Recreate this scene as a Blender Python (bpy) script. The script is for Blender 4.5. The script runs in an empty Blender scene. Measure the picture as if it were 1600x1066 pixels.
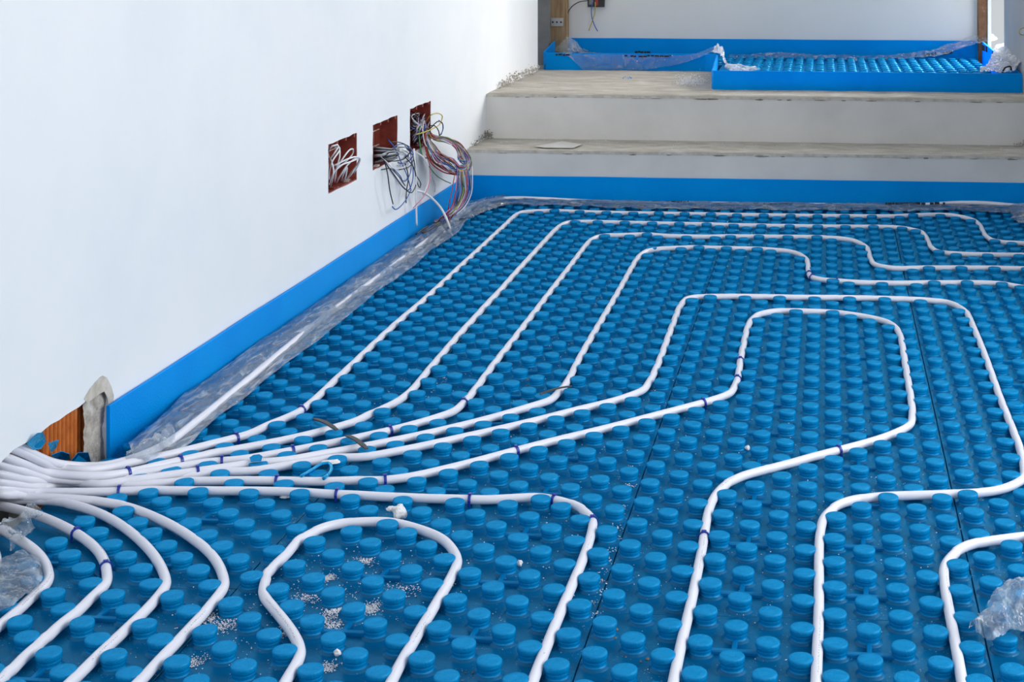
import bpy, bmesh, math, random
from mathutils import Vector, noise
from mathutils.geometry import tessellate_polygon
random.seed(7)
SC = bpy.context.scene
COL = SC.collection

# ------------------------------------------------------------------ camera
F, HY, CX, TH = 2385.1, -105.55, 1050.0, -0.10212
CAMX, CAMY, CAMZ = 0.0402, -2.2289, 1.0773
cd = bpy.data.cameras.new('camera')
cam = bpy.data.objects.new('camera', cd); COL.objects.link(cam)
cam.location = (CAMX, CAMY, CAMZ); cam.rotation_euler = (math.pi/2, 0, -TH)
cd.sensor_width = 36; cd.lens = 36*F/1600
cd.shift_x = -(CX-800)/1600; cd.shift_y = -(533-HY)/1600
cd.clip_start = 0.05; cd.clip_end = 60
SC.camera = cam
# ------------------------------------------------------------------ world, light, exposure
SC.view_settings.view_transform = 'Standard'; SC.view_settings.look = 'None'
SC.view_settings.gamma = 1; SC.view_settings.use_curve_mapping = False
SC.view_settings.exposure = -0.44
w = bpy.data.worlds.new('sky'); SC.world = w; w.use_nodes = True
bg = w.node_tree.nodes['Background']
bg.inputs[0].default_value = (0.90, 0.95, 1.0, 1); bg.inputs[1].default_value = 0.9
def area(name, loc, look, sx, sy, power, col):
    l = bpy.data.lights.new(name, 'AREA'); l.shape = 'RECTANGLE'; l.size = sx; l.size_y = sy
    l.energy = power; l.color = col
    o = bpy.data.objects.new(name, l); COL.objects.link(o); o.location = loc
    o.rotation_euler = (Vector(look)-Vector(loc)).to_track_quat('-Z', 'Y').to_euler()
    return o
area('window_daylight', (2.42, 0.35, 1.55), (-1.4, 1.5, 0.5), 2.6, 2.0, 120, (0.97, 0.985, 1.0))
area('window_daylight_behind', (-0.2, -4.3, 1.9), (-0.4, 2.6, 0.3), 2.2, 1.8, 40, (0.98, 0.985, 1.0))
area('doorway_daylight', (1.75, 5.95, 1.45), (-1.2, 4.6, 0.6), 1.2, 2.0, 380, (1.0, 0.98, 0.95))
area('outdoor_wall_fill', (1.35, 7.6, 2.6), (2.0, 6.3, 0.9), 1.0, 1.0, 45, (1.0, 0.98, 0.94))  # added fill light that brightens the cream wall outside the doorway

# ------------------------------------------------------------------ geometry of the place seen through the lens (metres)
c_, s_ = math.cos(TH), math.sin(TH)
def ray(px, py):
    a = (px-CX)/F; b = -(py-HY)/F
    return a*c_+s_, -a*s_+c_, b
def at(px, py, z=0.0):
    d = ray(px, py); t = (z-CAMZ)/d[2]
    return Vector((CAMX+d[0]*t, CAMY+d[1]*t, z))
def onY(px, py, Y):
    d = ray(px, py); t = (Y-CAMY)/d[1]
    return Vector((CAMX+d[0]*t, Y, CAMZ+d[2]*t))
def wallx(y): return -1.436 + 0.0145*(y-0.745)     # plaster face of the left wall
def stripx(y): return wallx(y)+0.011
def risery(x): return 3.733 + 0.016*(x+1.37)       # plaster face of the first riser
def onW(px, py, d=0.0):
    X = -1.4+d
    for _ in range(8):
        r = ray(px, py); t = (X-CAMX)/r[0]
        P = Vector((X, CAMY+r[1]*t, CAMZ+r[2]*t)); X = wallx(P.y)+d
    return P

# ------------------------------------------------------------------ materials
def mat(name, col, rough=0.6, spec=0.5, **k):
    m = bpy.data.materials.new(name); m.use_nodes = True
    nt = m.node_tree; b = nt.nodes['Principled BSDF']
    b.inputs['Base Color'].default_value = (*col, 1); b.inputs['Roughness'].default_value = rough
    b.inputs['Specular IOR Level'].default_value = spec
    for a, v in k.items(): b.inputs[a.replace('_', ' ')].default_value = v
    return m, nt, b
def N(nt, t, **k):
    n = nt.nodes.new(t)
    for a, v in k.items(): setattr(n, a, v)
    return n
def ramp(nt, fac, stops):
    r = N(nt, 'ShaderNodeValToRGB'); e = r.color_ramp.elements
    e[0].position, e[0].color = stops[0][0], (*stops[0][1], 1)
    e[1].position, e[1].color = stops[-1][0], (*stops[-1][1], 1)
    for p, c in stops[1:-1]:
        x = e.new(p); x.color = (*c, 1)
    nt.links.new(fac, r.inputs[0]); return r.outputs[0]
def tex(nt, scale, detail=4, rough=0.55, stretch=None, coord='Object', dist=0):
    tc = N(nt, 'ShaderNodeTexCoord'); mp = N(nt, 'ShaderNodeMapping')
    if stretch: mp.inputs['Scale'].default_value = stretch
    nt.links.new(tc.outputs[coord], mp.inputs[0])
    n = N(nt, 'ShaderNodeTexNoise'); n.inputs['Scale'].default_value = scale
    n.inputs['Detail'].default_value = detail; n.inputs['Roughness'].default_value = rough
    n.inputs['Distortion'].default_value = dist
    nt.links.new(mp.outputs[0], n.inputs['Vector']); return n.outputs['Fac']
def bump(nt, b, fac, strength, dist=0.002):
    n = N(nt, 'ShaderNodeBump'); n.inputs['Strength'].default_value = strength; n.inputs['Distance'].default_value = dist
    nt.links.new(fac, n.inputs['Height']); nt.links.new(n.outputs[0], b.inputs['Normal'])
def noisy(name, stops, scale, rough=0.7, bs=0.3, bscale=None, bd=0.002, spec=0.3, stretch=None, **k):
    m, nt, b = mat(name, stops[0][1], rough, spec, **k)
    f = tex(nt, scale, 6, 0.6, stretch)
    nt.links.new(ramp(nt, f, stops), b.inputs['Base Color'])
    f2 = tex(nt, bscale or scale*6, 5, 0.6)
    bump(nt, b, f2, bs, bd); return m

M = {}
M['wall'] = noisy('white_plaster', [(0.3, (0.77, 0.80, 0.83)), (0.5, (0.82, 0.84, 0.86)), (0.7, (0.85, 0.86, 0.87))], 1.6, 0.62, 0.12, 14, 0.003, 0.3)
M['plaster_dim'] = noisy('shaded_grey_plaster', [(0.3, (0.40, 0.41, 0.43)), (0.7, (0.47, 0.48, 0.50))], 3, 0.8, 0.3)  # right landing wall: its dimness is put into the darker grey
M['wall_warm'] = noisy('white_plaster_back', [(0.3, (0.80, 0.785, 0.76)), (0.7, (0.86, 0.85, 0.825))], 1.6, 0.62, 0.12, 14, 0.003, 0.3)
M['plaster_grey'] = noisy('riser_plaster', [(0.3, (0.62, 0.60, 0.57)), (0.55, (0.70, 0.68, 0.65)), (0.75, (0.74, 0.72, 0.69))], 3, 0.75, 0.25, 25, 0.002, 0.2)
M['concrete'] = noisy('dusty_concrete', [(0.25, (0.36, 0.325, 0.27)), (0.5, (0.47, 0.435, 0.38)), (0.62, (0.54, 0.51, 0.46)), (0.78, (0.66, 0.64, 0.60))], 14, 0.9, 0.9, 60, 0.004, 0.1, (0.6, 1.3, 1))
M['chip'] = noisy('chipped_concrete', [(0.3, (0.16, 0.14, 0.11)), (0.7, (0.40, 0.37, 0.32))], 60, 0.95, 0.8, 120, 0.003, 0.1)
M['lip'] = noisy('plaster_lip', [(0.35, (0.46, 0.42, 0.36)), (0.6, (0.62, 0.58, 0.52))], 30, 0.9, 0.6, 90, 0.002, 0.1)
M['hole_plaster'] = noisy('broken_plaster', [(0.3, (0.33, 0.29, 0.25)), (0.5, (0.50, 0.46, 0.41)), (0.7, (0.68, 0.66, 0.63))], 40, 0.95, 1.0, 110, 0.004, 0.1)
M['terracotta'] = noisy('terracotta', [(0.3, (0.42, 0.11, 0.025)), (0.6, (0.60, 0.18, 0.04)), (0.8, (0.66, 0.26, 0.09))], 30, 0.85, 0.4, 200, 0.001, 0.2)
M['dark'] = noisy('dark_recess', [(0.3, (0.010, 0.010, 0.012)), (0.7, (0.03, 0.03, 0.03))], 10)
M['wood'] = noisy('wood', [(0.3, (0.22, 0.13, 0.06)), (0.5, (0.36, 0.24, 0.13)), (0.7, (0.45, 0.32, 0.19))], 12, 0.7, 0.3, 60, 0.001, 0.3, (6, 6, 0.4))
M['brown'] = noisy('brown_frame', [(0.3, (0.16, 0.075, 0.035)), (0.62, (0.26, 0.13, 0.07)), (0.72, (0.55, 0.45, 0.35))], 45, 0.7, 0.3)
M['grey'] = noisy('dark_grey', [(0.3, (0.17, 0.17, 0.17)), (0.7, (0.24, 0.235, 0.23))], 8)
M['metal'] = mat('galvanised_plate', (0.45, 0.45, 0.46), 0.35, 0.5, Metallic=0.9)[0]
M['cream'] = noisy('cream_render', [(0.3, (0.82, 0.74, 0.60)), (0.7, (0.88, 0.82, 0.70))], 3)
M['redbox'] = noisy('red_plastic', [(0.3, (0.17, 0.025, 0.018)), (0.6, (0.25, 0.045, 0.03)), (0.78, (0.36, 0.10, 0.08))], 25, 0.5, 0.1)
M['black'] = mat('black_plastic', (0.012, 0.012, 0.014), 0.4)[0]
M['ink'] = mat('black_ink', (0.01, 0.01, 0.012), 0.6)[0]
M['strap'] = mat('dark_grey_strap', (0.055, 0.058, 0.06), 0.55)[0]
M['clip'] = mat('blue_clip', (0.008, 0.03, 0.30), 0.3)[0]
M['white_lump'] = noisy('white_plaster_lump', [(0.3, (0.75, 0.74, 0.74)), (0.7, (0.88, 0.87, 0.88))], 60, 0.9, 0.8)
M['dust'] = mat('white_grit', (0.80, 0.80, 0.82), 0.9)[0]
M['crumb'] = noisy('brown_crumb', [(0.3, (0.13, 0.08, 0.04)), (0.7, (0.30, 0.22, 0.14))], 80)
M['paper'] = noisy('grey_paper', [(0.3, (0.55, 0.53, 0.50)), (0.7, (0.64, 0.62, 0.59))], 6)
M['subfloor'] = noisy('concrete_subfloor', [(0.3, (0.2, 0.19, 0.18)), (0.7, (0.32, 0.31, 0.30))], 6)

# moulded blue film skin of the panels
def blue_panel(name, lo, hi, rough, bs, bsc, dust=True):
    m, nt, b = mat(name, lo, rough, 0.2); b.inputs['Specular Tint'].default_value = (0.15, 0.62, 1.0, 1)
    f = tex(nt, 7, 5, 0.6)
    base = ramp(nt, f, [(0.35, lo), (0.65, hi)])
    if dust:
        sp = tex(nt, 260, 2, 0.5); cl = tex(nt, 9, 3, 0.6)
        mm = N(nt, 'ShaderNodeMath', operation='MULTIPLY'); nt.links.new(ramp(nt, sp, [(0.66, (0, 0, 0)), (0.71, (1, 1, 1))]), mm.inputs[0])
        nt.links.new(ramp(nt, cl, [(0.48, (0, 0, 0)), (0.66, (1, 1, 1))]), mm.inputs[1])
        mx = N(nt, 'ShaderNodeMix', data_type='RGBA'); nt.links.new(mm.outputs[0], mx.inputs[0])
        nt.links.new(base, mx.inputs[6]); mx.inputs[7].default_value = (0.55, 0.60, 0.64, 1)
        base = mx.outputs[2]
    nt.nodes.remove(b)
    df = N(nt, 'ShaderNodeBsdfDiffuse'); gl = N(nt, 'ShaderNodeBsdfGlossy'); gl.inputs[0].default_value = (0.10, 0.62, 1.0, 1); gl.inputs['Roughness'].default_value = rough
    nt.links.new(base, df.inputs[0]); fr = N(nt, 'ShaderNodeFresnel'); fr.inputs['IOR'].default_value = 1.38
    bp = N(nt, 'ShaderNodeBump'); bp.inputs['Strength'].default_value = bs; bp.inputs['Distance'].default_value = .0018; nt.links.new(tex(nt, bsc, 6, 0.65, dist=1.2), bp.inputs['Height'])
    for q in (df, gl, fr): nt.links.new(bp.outputs[0], q.inputs['Normal'])
    mx2 = N(nt, 'ShaderNodeMixShader'); nt.links.new(fr.outputs[0], mx2.inputs[0]); nt.links.new(df.outputs[0], mx2.inputs[1]); nt.links.new(gl.outputs[0], mx2.inputs[2])
    gw = N(nt, 'ShaderNodeBsdfGlossy'); gw.inputs[0].default_value = (1, 1, 1, 1); gw.inputs['Roughness'].default_value = .13; nt.links.new(bp.outputs[0], gw.inputs['Normal'])
    mx3 = N(nt, 'ShaderNodeMixShader'); mx3.inputs[0].default_value = .012; nt.links.new(mx2.outputs[0], mx3.inputs[1]); nt.links.new(gw.outputs[0], mx3.inputs[2])
    nt.links.new(mx3.outputs[0], nt.nodes['Material Output'].inputs[0])
    return m
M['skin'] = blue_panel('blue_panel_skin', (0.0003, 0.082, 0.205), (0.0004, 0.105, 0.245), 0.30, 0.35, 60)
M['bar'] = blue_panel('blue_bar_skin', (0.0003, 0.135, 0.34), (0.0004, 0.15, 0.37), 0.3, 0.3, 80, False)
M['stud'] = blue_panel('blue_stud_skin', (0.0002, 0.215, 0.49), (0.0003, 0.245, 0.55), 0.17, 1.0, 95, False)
def strip_mat():
    m, nt, b = mat('blue_foam', (0.0, 0.33, 0.86), 0.5, 0.3); b.inputs['Specular Tint'].default_value = (0.1, 0.55, 1.0, 1)
    f = tex(nt, 5, 4, 0.5); base = ramp(nt, f, [(0.35, (0.0004, 0.37, 0.94)), (0.65, (0.0006, 0.41, 0.97))])
    v = N(nt, 'ShaderNodeTexVoronoi'); v.inputs['Scale'].default_value = 260
    tc = N(nt, 'ShaderNodeTexCoord'); nt.links.new(tc.outputs['Object'], v.inputs['Vector'])
    nt.links.new(base, b.inputs['Base Color'])
    bump(nt, b, v.outputs['Distance'], 0.35, 0.0015)
    tl = N(nt, 'ShaderNodeBsdfTranslucent'); nt.links.new(base, tl.inputs[0]); mx = N(nt, 'ShaderNodeMixShader'); mx.inputs[0].default_value = 0.3
    out = nt.nodes['Material Output']; nt.links.new(b.outputs[0], mx.inputs[1]); nt.links.new(tl.outputs[0], mx.inputs[2]); nt.links.new(mx.outputs[0], out.inputs[0])
    return m
M['foam'] = strip_mat()

def pipe_mat():
    m, nt, b = mat('white_pipe', (0.74, 0.74, 0.81), 0.33, 0.5)
    uv = N(nt, 'ShaderNodeUVMap'); sep = N(nt, 'ShaderNodeSeparateXYZ'); nt.links.new(uv.outputs[0], sep.inputs[0])
    mp = N(nt, 'ShaderNodeMapping'); mp.inputs['Scale'].default_value = (420, 24, 1); nt.links.new(uv.outputs[0], mp.inputs[0])
    n = N(nt, 'ShaderNodeTexNoise'); n.inputs['Scale'].default_value = 1; n.inputs['Detail'].default_value = 2
    nt.links.new(mp.outputs[0], n.inputs['Vector'])
    ink = N(nt, 'ShaderNodeMath', operation='GREATER_THAN'); ink.inputs[1].default_value = 0.55; nt.links.new(n.outputs['Fac'], ink.inputs[0])
    # printed line: a narrow band along the pipe, in runs
    a = N(nt, 'ShaderNodeMath', operation='SUBTRACT'); a.inputs[1].default_value = 0.33; nt.links.new(sep.outputs[1], a.inputs[0])
    ab = N(nt, 'ShaderNodeMath', operation='ABSOLUTE'); nt.links.new(a.outputs[0], ab.inputs[0])
    band = N(nt, 'ShaderNodeMath', operation='LESS_THAN'); band.inputs[1].default_value = 0.020; nt.links.new(ab.outputs[0], band.inputs[0])
    mp2 = N(nt, 'ShaderNodeMapping'); mp2.inputs['Scale'].default_value = (4.0, 0, 0); nt.links.new(uv.outputs[0], mp2.inputs[0])
    n2 = N(nt, 'ShaderNodeTexNoise'); n2.inputs['Scale'].default_value = 1; n2.inputs['Detail'].default_value = 1; nt.links.new(mp2.outputs[0], n2.inputs['Vector'])
    run = N(nt, 'ShaderNodeMath', operation='GREATER_THAN'); run.inputs[1].default_value = 0.56; nt.links.new(n2.outputs['Fac'], run.inputs[0])
    x = N(nt, 'ShaderNodeMath', operation='MULTIPLY'); nt.links.new(ink.outputs[0], x.inputs[0]); nt.links.new(band.outputs[0], x.inputs[1])
    y = N(nt, 'ShaderNodeMath', operation='MULTIPLY'); nt.links.new(x.outputs[0], y.inputs[0]); nt.links.new(run.outputs[0], y.inputs[1])
    mx = N(nt, 'ShaderNodeMix', data_type='RGBA'); nt.links.new(y.outputs[0], mx.inputs[0])
    mx.inputs[6].default_value = (0.74, 0.74, 0.81, 1); mx.inputs[7].default_value = (0.26, 0.26, 0.30, 1)
    nt.links.new(mx.outputs[2], b.inputs['Base Color']); return m
M['pipe'] = pipe_mat()

def film_mat(name, milky, scale, tint=(0.84, 0.94, 1.0), stretch=None):
    m = bpy.data.materials.new(name); m.use_nodes = True; nt = m.node_tree
    for n in list(nt.nodes): nt.nodes.remove(n)
    out = N(nt, 'ShaderNodeOutputMaterial'); tr = N(nt, 'ShaderNodeBsdfTransparent'); tr.inputs[0].default_value = (0.93, 0.96, 0.98, 1)
    gl = N(nt, 'ShaderNodeBsdfGlossy'); gl.inputs['Roughness'].default_value = 0.07; gl.inputs[0].default_value = (1, 1, 1, 1)
    df0 = N(nt, 'ShaderNodeBsdfDiffuse'); df0.inputs[0].default_value = (*tint, 1); tl = N(nt, 'ShaderNodeBsdfTranslucent'); tl.inputs[0].default_value = (*tint, 1)
    df = N(nt, 'ShaderNodeMixShader'); df.inputs[0].default_value = .5; nt.links.new(df0.outputs[0], df.inputs[1]); nt.links.new(tl.outputs[0], df.inputs[2])
    f = tex(nt, scale, 8, 0.62, stretch, dist=1.5)
    bp = N(nt, 'ShaderNodeBump'); bp.inputs['Strength'].default_value = 1.0; bp.inputs['Distance'].default_value = 0.012; nt.links.new(f, bp.inputs['Height'])
    nt.links.new(bp.outputs[0], gl.inputs['Normal']); bp2 = N(nt, 'ShaderNodeBump'); bp2.inputs['Strength'].default_value = .6; bp2.inputs['Distance'].default_value = .003; nt.links.new(f, bp2.inputs['Height']); nt.links.new(bp2.outputs[0], df0.inputs['Normal'])
    fr = N(nt, 'ShaderNodeFresnel'); fr.inputs['IOR'].default_value = 1.45; nt.links.new(bp.outputs[0], fr.inputs['Normal'])
    wr = ramp(nt, tex(nt, scale, 6, 0.6, stretch, dist=1.2), [(0.36, (milky*0.3,)*3), (0.52, (milky,)*3), (0.64, (min(1, milky*2.6),)*3)])
    m1 = N(nt, 'ShaderNodeMixShader'); nt.links.new(wr, m1.inputs[0]); nt.links.new(tr.outputs[0], m1.inputs[1]); nt.links.new(df.outputs[0], m1.inputs[2])
    m2 = N(nt, 'ShaderNodeMixShader'); nt.links.new(fr.outputs[0], m2.inputs[0]); nt.links.new(m1.outputs[0], m2.inputs[1]); nt.links.new(gl.outputs[0], m2.inputs[2])
    nt.links.new(m2.outputs[0], out.inputs[0]); return m
M['film'] = film_mat('clear_film', 0.30, 20, stretch=(2.2, .45, 1))
M['film_thin'] = film_mat('thin_film', 0.12, 20)
M['film_milky'] = film_mat('milky_film', 0.22, 20, stretch=(.8, 1.6, 1))
M['film_white'] = film_mat('white_film', 0.72, 30, (0.93, 0.94, 0.97))

WIRE = {}
for n, c in dict(white=(0.78, 0.78, 0.80), grey=(0.38, 0.39, 0.41), black=(0.012, 0.012, 0.016), blue=(0.02, 0.10, 0.38), brown=(0.12, 0.035, 0.02),
                 red=(0.40, 0.02, 0.02), pink=(0.62, 0.20, 0.32), yellow=(0.55, 0.42, 0.03), green=(0.06, 0.22, 0.04), lilac=(0.42, 0.34, 0.55), orange=(0.55, 0.16, 0.05)).items():
    WIRE[n] = mat(n+'_wire', c, 0.4)[0]

# ------------------------------------------------------------------ mesh helpers
def tag(o, label=None, cat=None, group=None, kind=None):
    if label: o['label'] = label
    if cat: o['category'] = cat
    if group: o['group'] = group
    if kind: o['kind'] = kind
    return o
def link(name, me, parent=None, loc=None):
    o = bpy.data.objects.new(name, me); COL.objects.link(o)
    if parent: o.parent = parent
    if loc is not None: o.location = loc
    return o
def empty(name, loc=(0, 0, 0), rz=0):
    o = bpy.data.objects.new(name, None); COL.objects.link(o); o.location = loc; o.rotation_euler = (0, 0, rz); o.empty_display_size = 0.05
    return o
def mesh(name, vs, fs, m, smooth=False, uvs=None):
    me = bpy.data.meshes.new(name); me.from_pydata([tuple(v) for v in vs], [], fs); me.materials.append(m)
    if smooth: me.polygons.foreach_set('use_smooth', [True]*len(me.polygons))
    me.update(); return me
def box_vf(x0, x1, y0, y1, z0, z1):
    v = [(x0, y0, z0), (x1, y0, z0), (x1, y1, z0), (x0, y1, z0), (x0, y0, z1), (x1, y0, z1), (x1, y1, z1), (x0, y1, z1)]
    f = [(0, 3, 2, 1), (4, 5, 6, 7), (0, 1, 5, 4), (1, 2, 6, 5), (2, 3, 7, 6), (3, 0, 4, 7)]
    return v, f
def bev(me, w, seg=2):
    bm = bmesh.new(); bm.from_mesh(me); bmesh.ops.bevel(bm, geom=bm.edges[:], offset=w, segments=seg, affect='EDGES', profile=0.6)
    bm.to_mesh(me); bm.free(); return me
def prism(pts, z0, z1):       # horizontal polygon, counter-clockwise
    n = len(pts); v = [(x, y, z0) for x, y in pts]+[(x, y, z1) for x, y in pts]
    f = [tuple(range(n-1, -1, -1)), tuple(range(n, 2*n))]+[(i, (i+1) % n, (i+1) % n+n, i+n) for i in range(n)]
    return v, f
def spline(P, step):
    P = [Vector(p) for p in P]; Q = [P[0]*2-P[1]]+P+[P[-1]*2-P[-2]]; out = []
    for i in range(1, len(Q)-2):
        a, b, c, d = Q[i-1:i+3]; t0 = 0; t1 = max((b-a).length, 1e-6)**.5; t2 = t1+max((c-b).length, 1e-6)**.5; t3 = t2+max((d-c).length, 1e-6)**.5
        n = max(1, int((c-b).length/step))
        for k in range(n):
            t = t1+(t2-t1)*k/n
            A1 = a*((t1-t)/(t1-t0))+b*((t-t0)/(t1-t0)); A2 = b*((t2-t)/(t2-t1))+c*((t-t1)/(t2-t1)); A3 = c*((t3-t)/(t3-t2))+d*((t-t2)/(t3-t2))
            B1 = A1*((t2-t)/(t2-t0))+A2*((t-t0)/(t2-t0)); B2 = A2*((t3-t)/(t3-t1))+A3*((t-t1)/(t3-t1))
            out.append(B1*((t2-t)/(t2-t1))+B2*((t-t1)/(t2-t1)))
    out.append(P[-1]); return out
def tube(name, P, r, m, seg=12, parent=None, step=0.008, raw=False):
    S = P if raw else spline(P, step)
    vs, fs, uv = [], [], []; L = 0; up = Vector((0, 0, 1)); U = None
    for i, p in enumerate(S):
        t = (S[min(i+1, len(S)-1)]-S[max(i-1, 0)]); t = t.normalized() if t.length > 1e-9 else Vector((1, 0, 0))
        if U is None: U = up if abs(t.z) < 0.9 else Vector((1, 0, 0))
        if abs(t.z) < 0.7 and raw is False and m is M['pipe']: U = up
        n = (U-t*U.dot(t)).normalized(); b = t.cross(n); U = n
        if i: L += (p-S[i-1]).length
        for k in range(seg):
            a = 2*math.pi*k/seg; vs.append(p+b*(r*math.cos(a))+n*(r*math.sin(a)))
            uv.append((L, k/seg))
    for i in range(len(S)-1):
        for k in range(seg):
            k2 = (k+1) % seg; fs.append((i*seg+k, i*seg+k2, (i+1)*seg+k2, (i+1)*seg+k))
    fs.append(tuple(range(seg-1, -1, -1))); fs.append(tuple((len(S)-1)*seg+k for k in range(seg)))
    me = mesh(name, vs, fs, m, True)
    ul = me.uv_layers.new(name='UVMap')
    for p in me.polygons:
        ks = [uv[v][1] for v in p.vertices]; wrap = max(ks)-min(ks) > 0.6
        for li in p.loop_indices:
            q = uv[me.loops[li].vertex_index]; ul.data[li].uv = (q[0], q[1]+1 if wrap and q[1] < 0.3 else q[1])
    return link(name, me, parent), S

# ------------------------------------------------------------------ the room
def struct(o): o['kind'] = 'structure'; return o
PY0 = -1.6                                   # near end of what is built
ZC = 2.75
# left wall: plaster face with three box openings and a broken-out corner at the bottom
HOLE = [(0.775, -0.03), (0.762, 0.115), (0.768, 0.150), (0.758, 0.172), (0.742, 0.176), (0.728, 0.168), (0.712, 0.148), (0.700, 0.146), (0.693, 0.150),
        (0.672, 0.147), (0.655, 0.142), (0.63, 0.140), (0.60, 0.139), (0.57, 0.132), (0.53, 0.120), (0.49, 0.108), (0.44, 0.098), (0.38, 0.086), (0.30, 0.075), (0.18, 0.075), (0.05, 0.08), (0.0, -0.03)]
hp = [onW(*p) for p in ((171, 640), (173, 612), (166, 592), (158, 588), (148, 598), (138, 612), (133, 628), (124, 636), (112, 643), (104, 648), (92, 657), (80, 663), (70, 671), (60, 680), (45, 690), (22, 702), (2, 722))]
HOLE = [(0.79, -0.03), (0.775, 0.06)]+[(p.y, p.z) for p in hp]+[(0.30, 0.060), (0.15, 0.058), (-0.05, 0.07), (-0.10, -0.03)]
BOX = []
for q in (((513, 225), (556, 209), (559.5, 280), (513, 303)), ((582, 195), (621, 181), (621.5, 248), (583, 267)), ((640, 171), (673, 157), (673.5, 222), (641, 241))):
    a_, b_, c1_, d_ = [onW(*p) for p in q]; y0_, y1_ = (a_.y+d_.y)/2, (b_.y+c1_.y)/2; z0_, z1_ = (c1_.z+d_.z)/2, (a_.z+b_.z)/2
    BOX.append([(y0_, z1_), (y1_, z1_), (y1_, z0_), (y0_, z0_)])
def jag(poly, amp, n=7):
    out = []
    for i in range(len(poly)):
        a, b = poly[i], poly[(i+1) % len(poly)]
        for k in range(n):
            t = k/n; j = 0 if k == 0 else amp
            out.append((a[0]+(b[0]-a[0])*t+random.uniform(-j, j), a[1]+(b[1]-a[1])*t+random.uniform(-j, j)))
    return out
BOXJ = [jag(b, 0.0022) for b in BOX]
YE = 5.11
outer = [(PY0, -0.03)]+[HOLE[-1]]+HOLE[::-1][1:]+[(YE, -0.03), (YE, ZC), (PY0, ZC)]
polys = [outer]+BOXJ
tri = tessellate_polygon([[Vector((y, z, 0)) for y, z in p] for p in polys])
flat = [p for poly in polys for p in poly]
vs = [(wallx(y), y, z) for y, z in flat]; fs = [tuple(t) for t in tri]
# reveals (plaster thickness)
TH_W = 0.016
off = 0
nb = len(vs)
vs += [(x-TH_W, y, z) for x, y, z in vs]
for poly in polys:
    n = len(poly)
    for i in range(n):
        a, b = off+i, off+(i+1) % n; fs.append((a, b, b+nb, a+nb))
    off += n
me = mesh('wall_left', vs, fs, M['wall'])
bm = bmesh.new(); bm.from_mesh(me); bmesh.ops.recalc_face_normals(bm, faces=bm.faces[:]); bm.to_mesh(me); bm.free()
wl = struct(link('wall_left', me))
# masonry core behind the plaster: dark, with gaps for boxes and for the broken corner
def wedge_box(name, y0, y1, z0, z1, d0, d1, m, parent=None):
    v = [(wallx(y)-d, y, z) for z in (z0, z1) for (y, d) in ((y0, d0), (y1, d0), (y1, d1), (y0, d1))]
    f = [(0, 3, 2, 1), (4, 5, 6, 7), (0, 1, 5, 4), (1, 2, 6, 5), (2, 3, 7, 6), (3, 0, 4, 7)]
    me = mesh(name, v, f, m); bm = bmesh.new(); bm.from_mesh(me); bmesh.ops.recalc_face_normals(bm, faces=bm.faces[:]); bm.to_mesh(me); bm.free()
    return link(name, me, parent)
core = wedge_box('masonry', 0.56, YE, 0.50, ZC, 0.018, 0.20, M['hole_plaster'], wl)
wedge_box('masonry', 0.80, 2.05, -0.03, 0.50, 0.018, 0.20, M['hole_plaster'], wl)
wedge_box('masonry', 3.30, YE, -0.03, 0.50, 0.018, 0.20, M['hole_plaster'], wl)
wedge_box('masonry', PY0, 0.56, 0.30, ZC, 0.018, 0.20, M['hole_plaster'], wl)
yA_ = 0.50
wedge_box('recess_back', -0.3, 0.80, -0.03, 0.50, 0.22, 0.24, M['dark'], wl)  # near-black colour stands in for deep shade in the opening
wedge_box('recess_shade_sheet', 0.20, yA_-.004, -0.03, 0.30, 0.052, 0.06, M['dark'], wl)  # added near-black sheet, painted shade in the gap beside the brick
# plaster end of the wall at the passage
wedge_box('plaster_end', YE, YE+0.012, 0.0, ZC, 0.0, 0.20, M['wall'], wl)

# boxes in the wall
lab = ['red flush box in the left wall holding only white cables, nearest the camera', 'red flush box in the left wall with black, grey and blue wires, middle of three', 'red flush box in the left wall packed with many-coloured wires, beside the steps']
for bi, b in enumerate(BOX):
    y0 = min(p[0] for p in b)-.001; y1 = max(p[0] for p in b)+.004; z0 = min(p[1] for p in b)-.004; z1 = max(p[1] for p in b)+.004
    e = empty('junction_box', (wallx((y0+y1)/2), (y0+y1)/2, z0)); tag(e, lab[bi], 'electrical box', 'wall boxes'); e.matrix_world
    def pl(name, a0, a1, c0, c1, d0, d1, m=M['redbox']):
        o = wedge_box(name, a0, a1, c0, c1, d0, d1, m); o.parent = e; o.location = -e.location; return o
    pl('back_panel', y0, y1, z0, z1, 0.060, 0.066)
    pl('side_panel', y0, y0+.005, z0, z1, 0.002, 0.066); pl('side_panel', y1-.007, y1-.002, z0+.004, z1, 0.001, 0.066)
    pl('side_panel', y0+.003, y1-.004, z0+.002, z0+.007, 0.003, 0.066); pl('side_panel', y0, y1, z1, z1+.004, 0.004, 0.066)
    for zz in (0.35, 0.68):
        zc = z0+(z1-z0)*zz; pl('rib', y0+.03, y1-.03, zc, zc+.0025, 0.055, 0.06, M['lip'])
    for k in range(4):
        yy = y0+.015+(y1-y0-.03)*k/3
        pl('screw_tab', yy-.006, yy+.006, z1-.016, z1, 0.004, 0.02); 
    for k in range(6):
        yy = y0+.02+(y1-y0-.04)*random.random(); zz = z0+.002
        o = pl('plaster_crumb', yy-.008, yy+.008, zz, zz+random.uniform(.006, .012), 0.005, 0.02, M['hole_plaster'] if k % 2 else M['redbox'])

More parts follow.
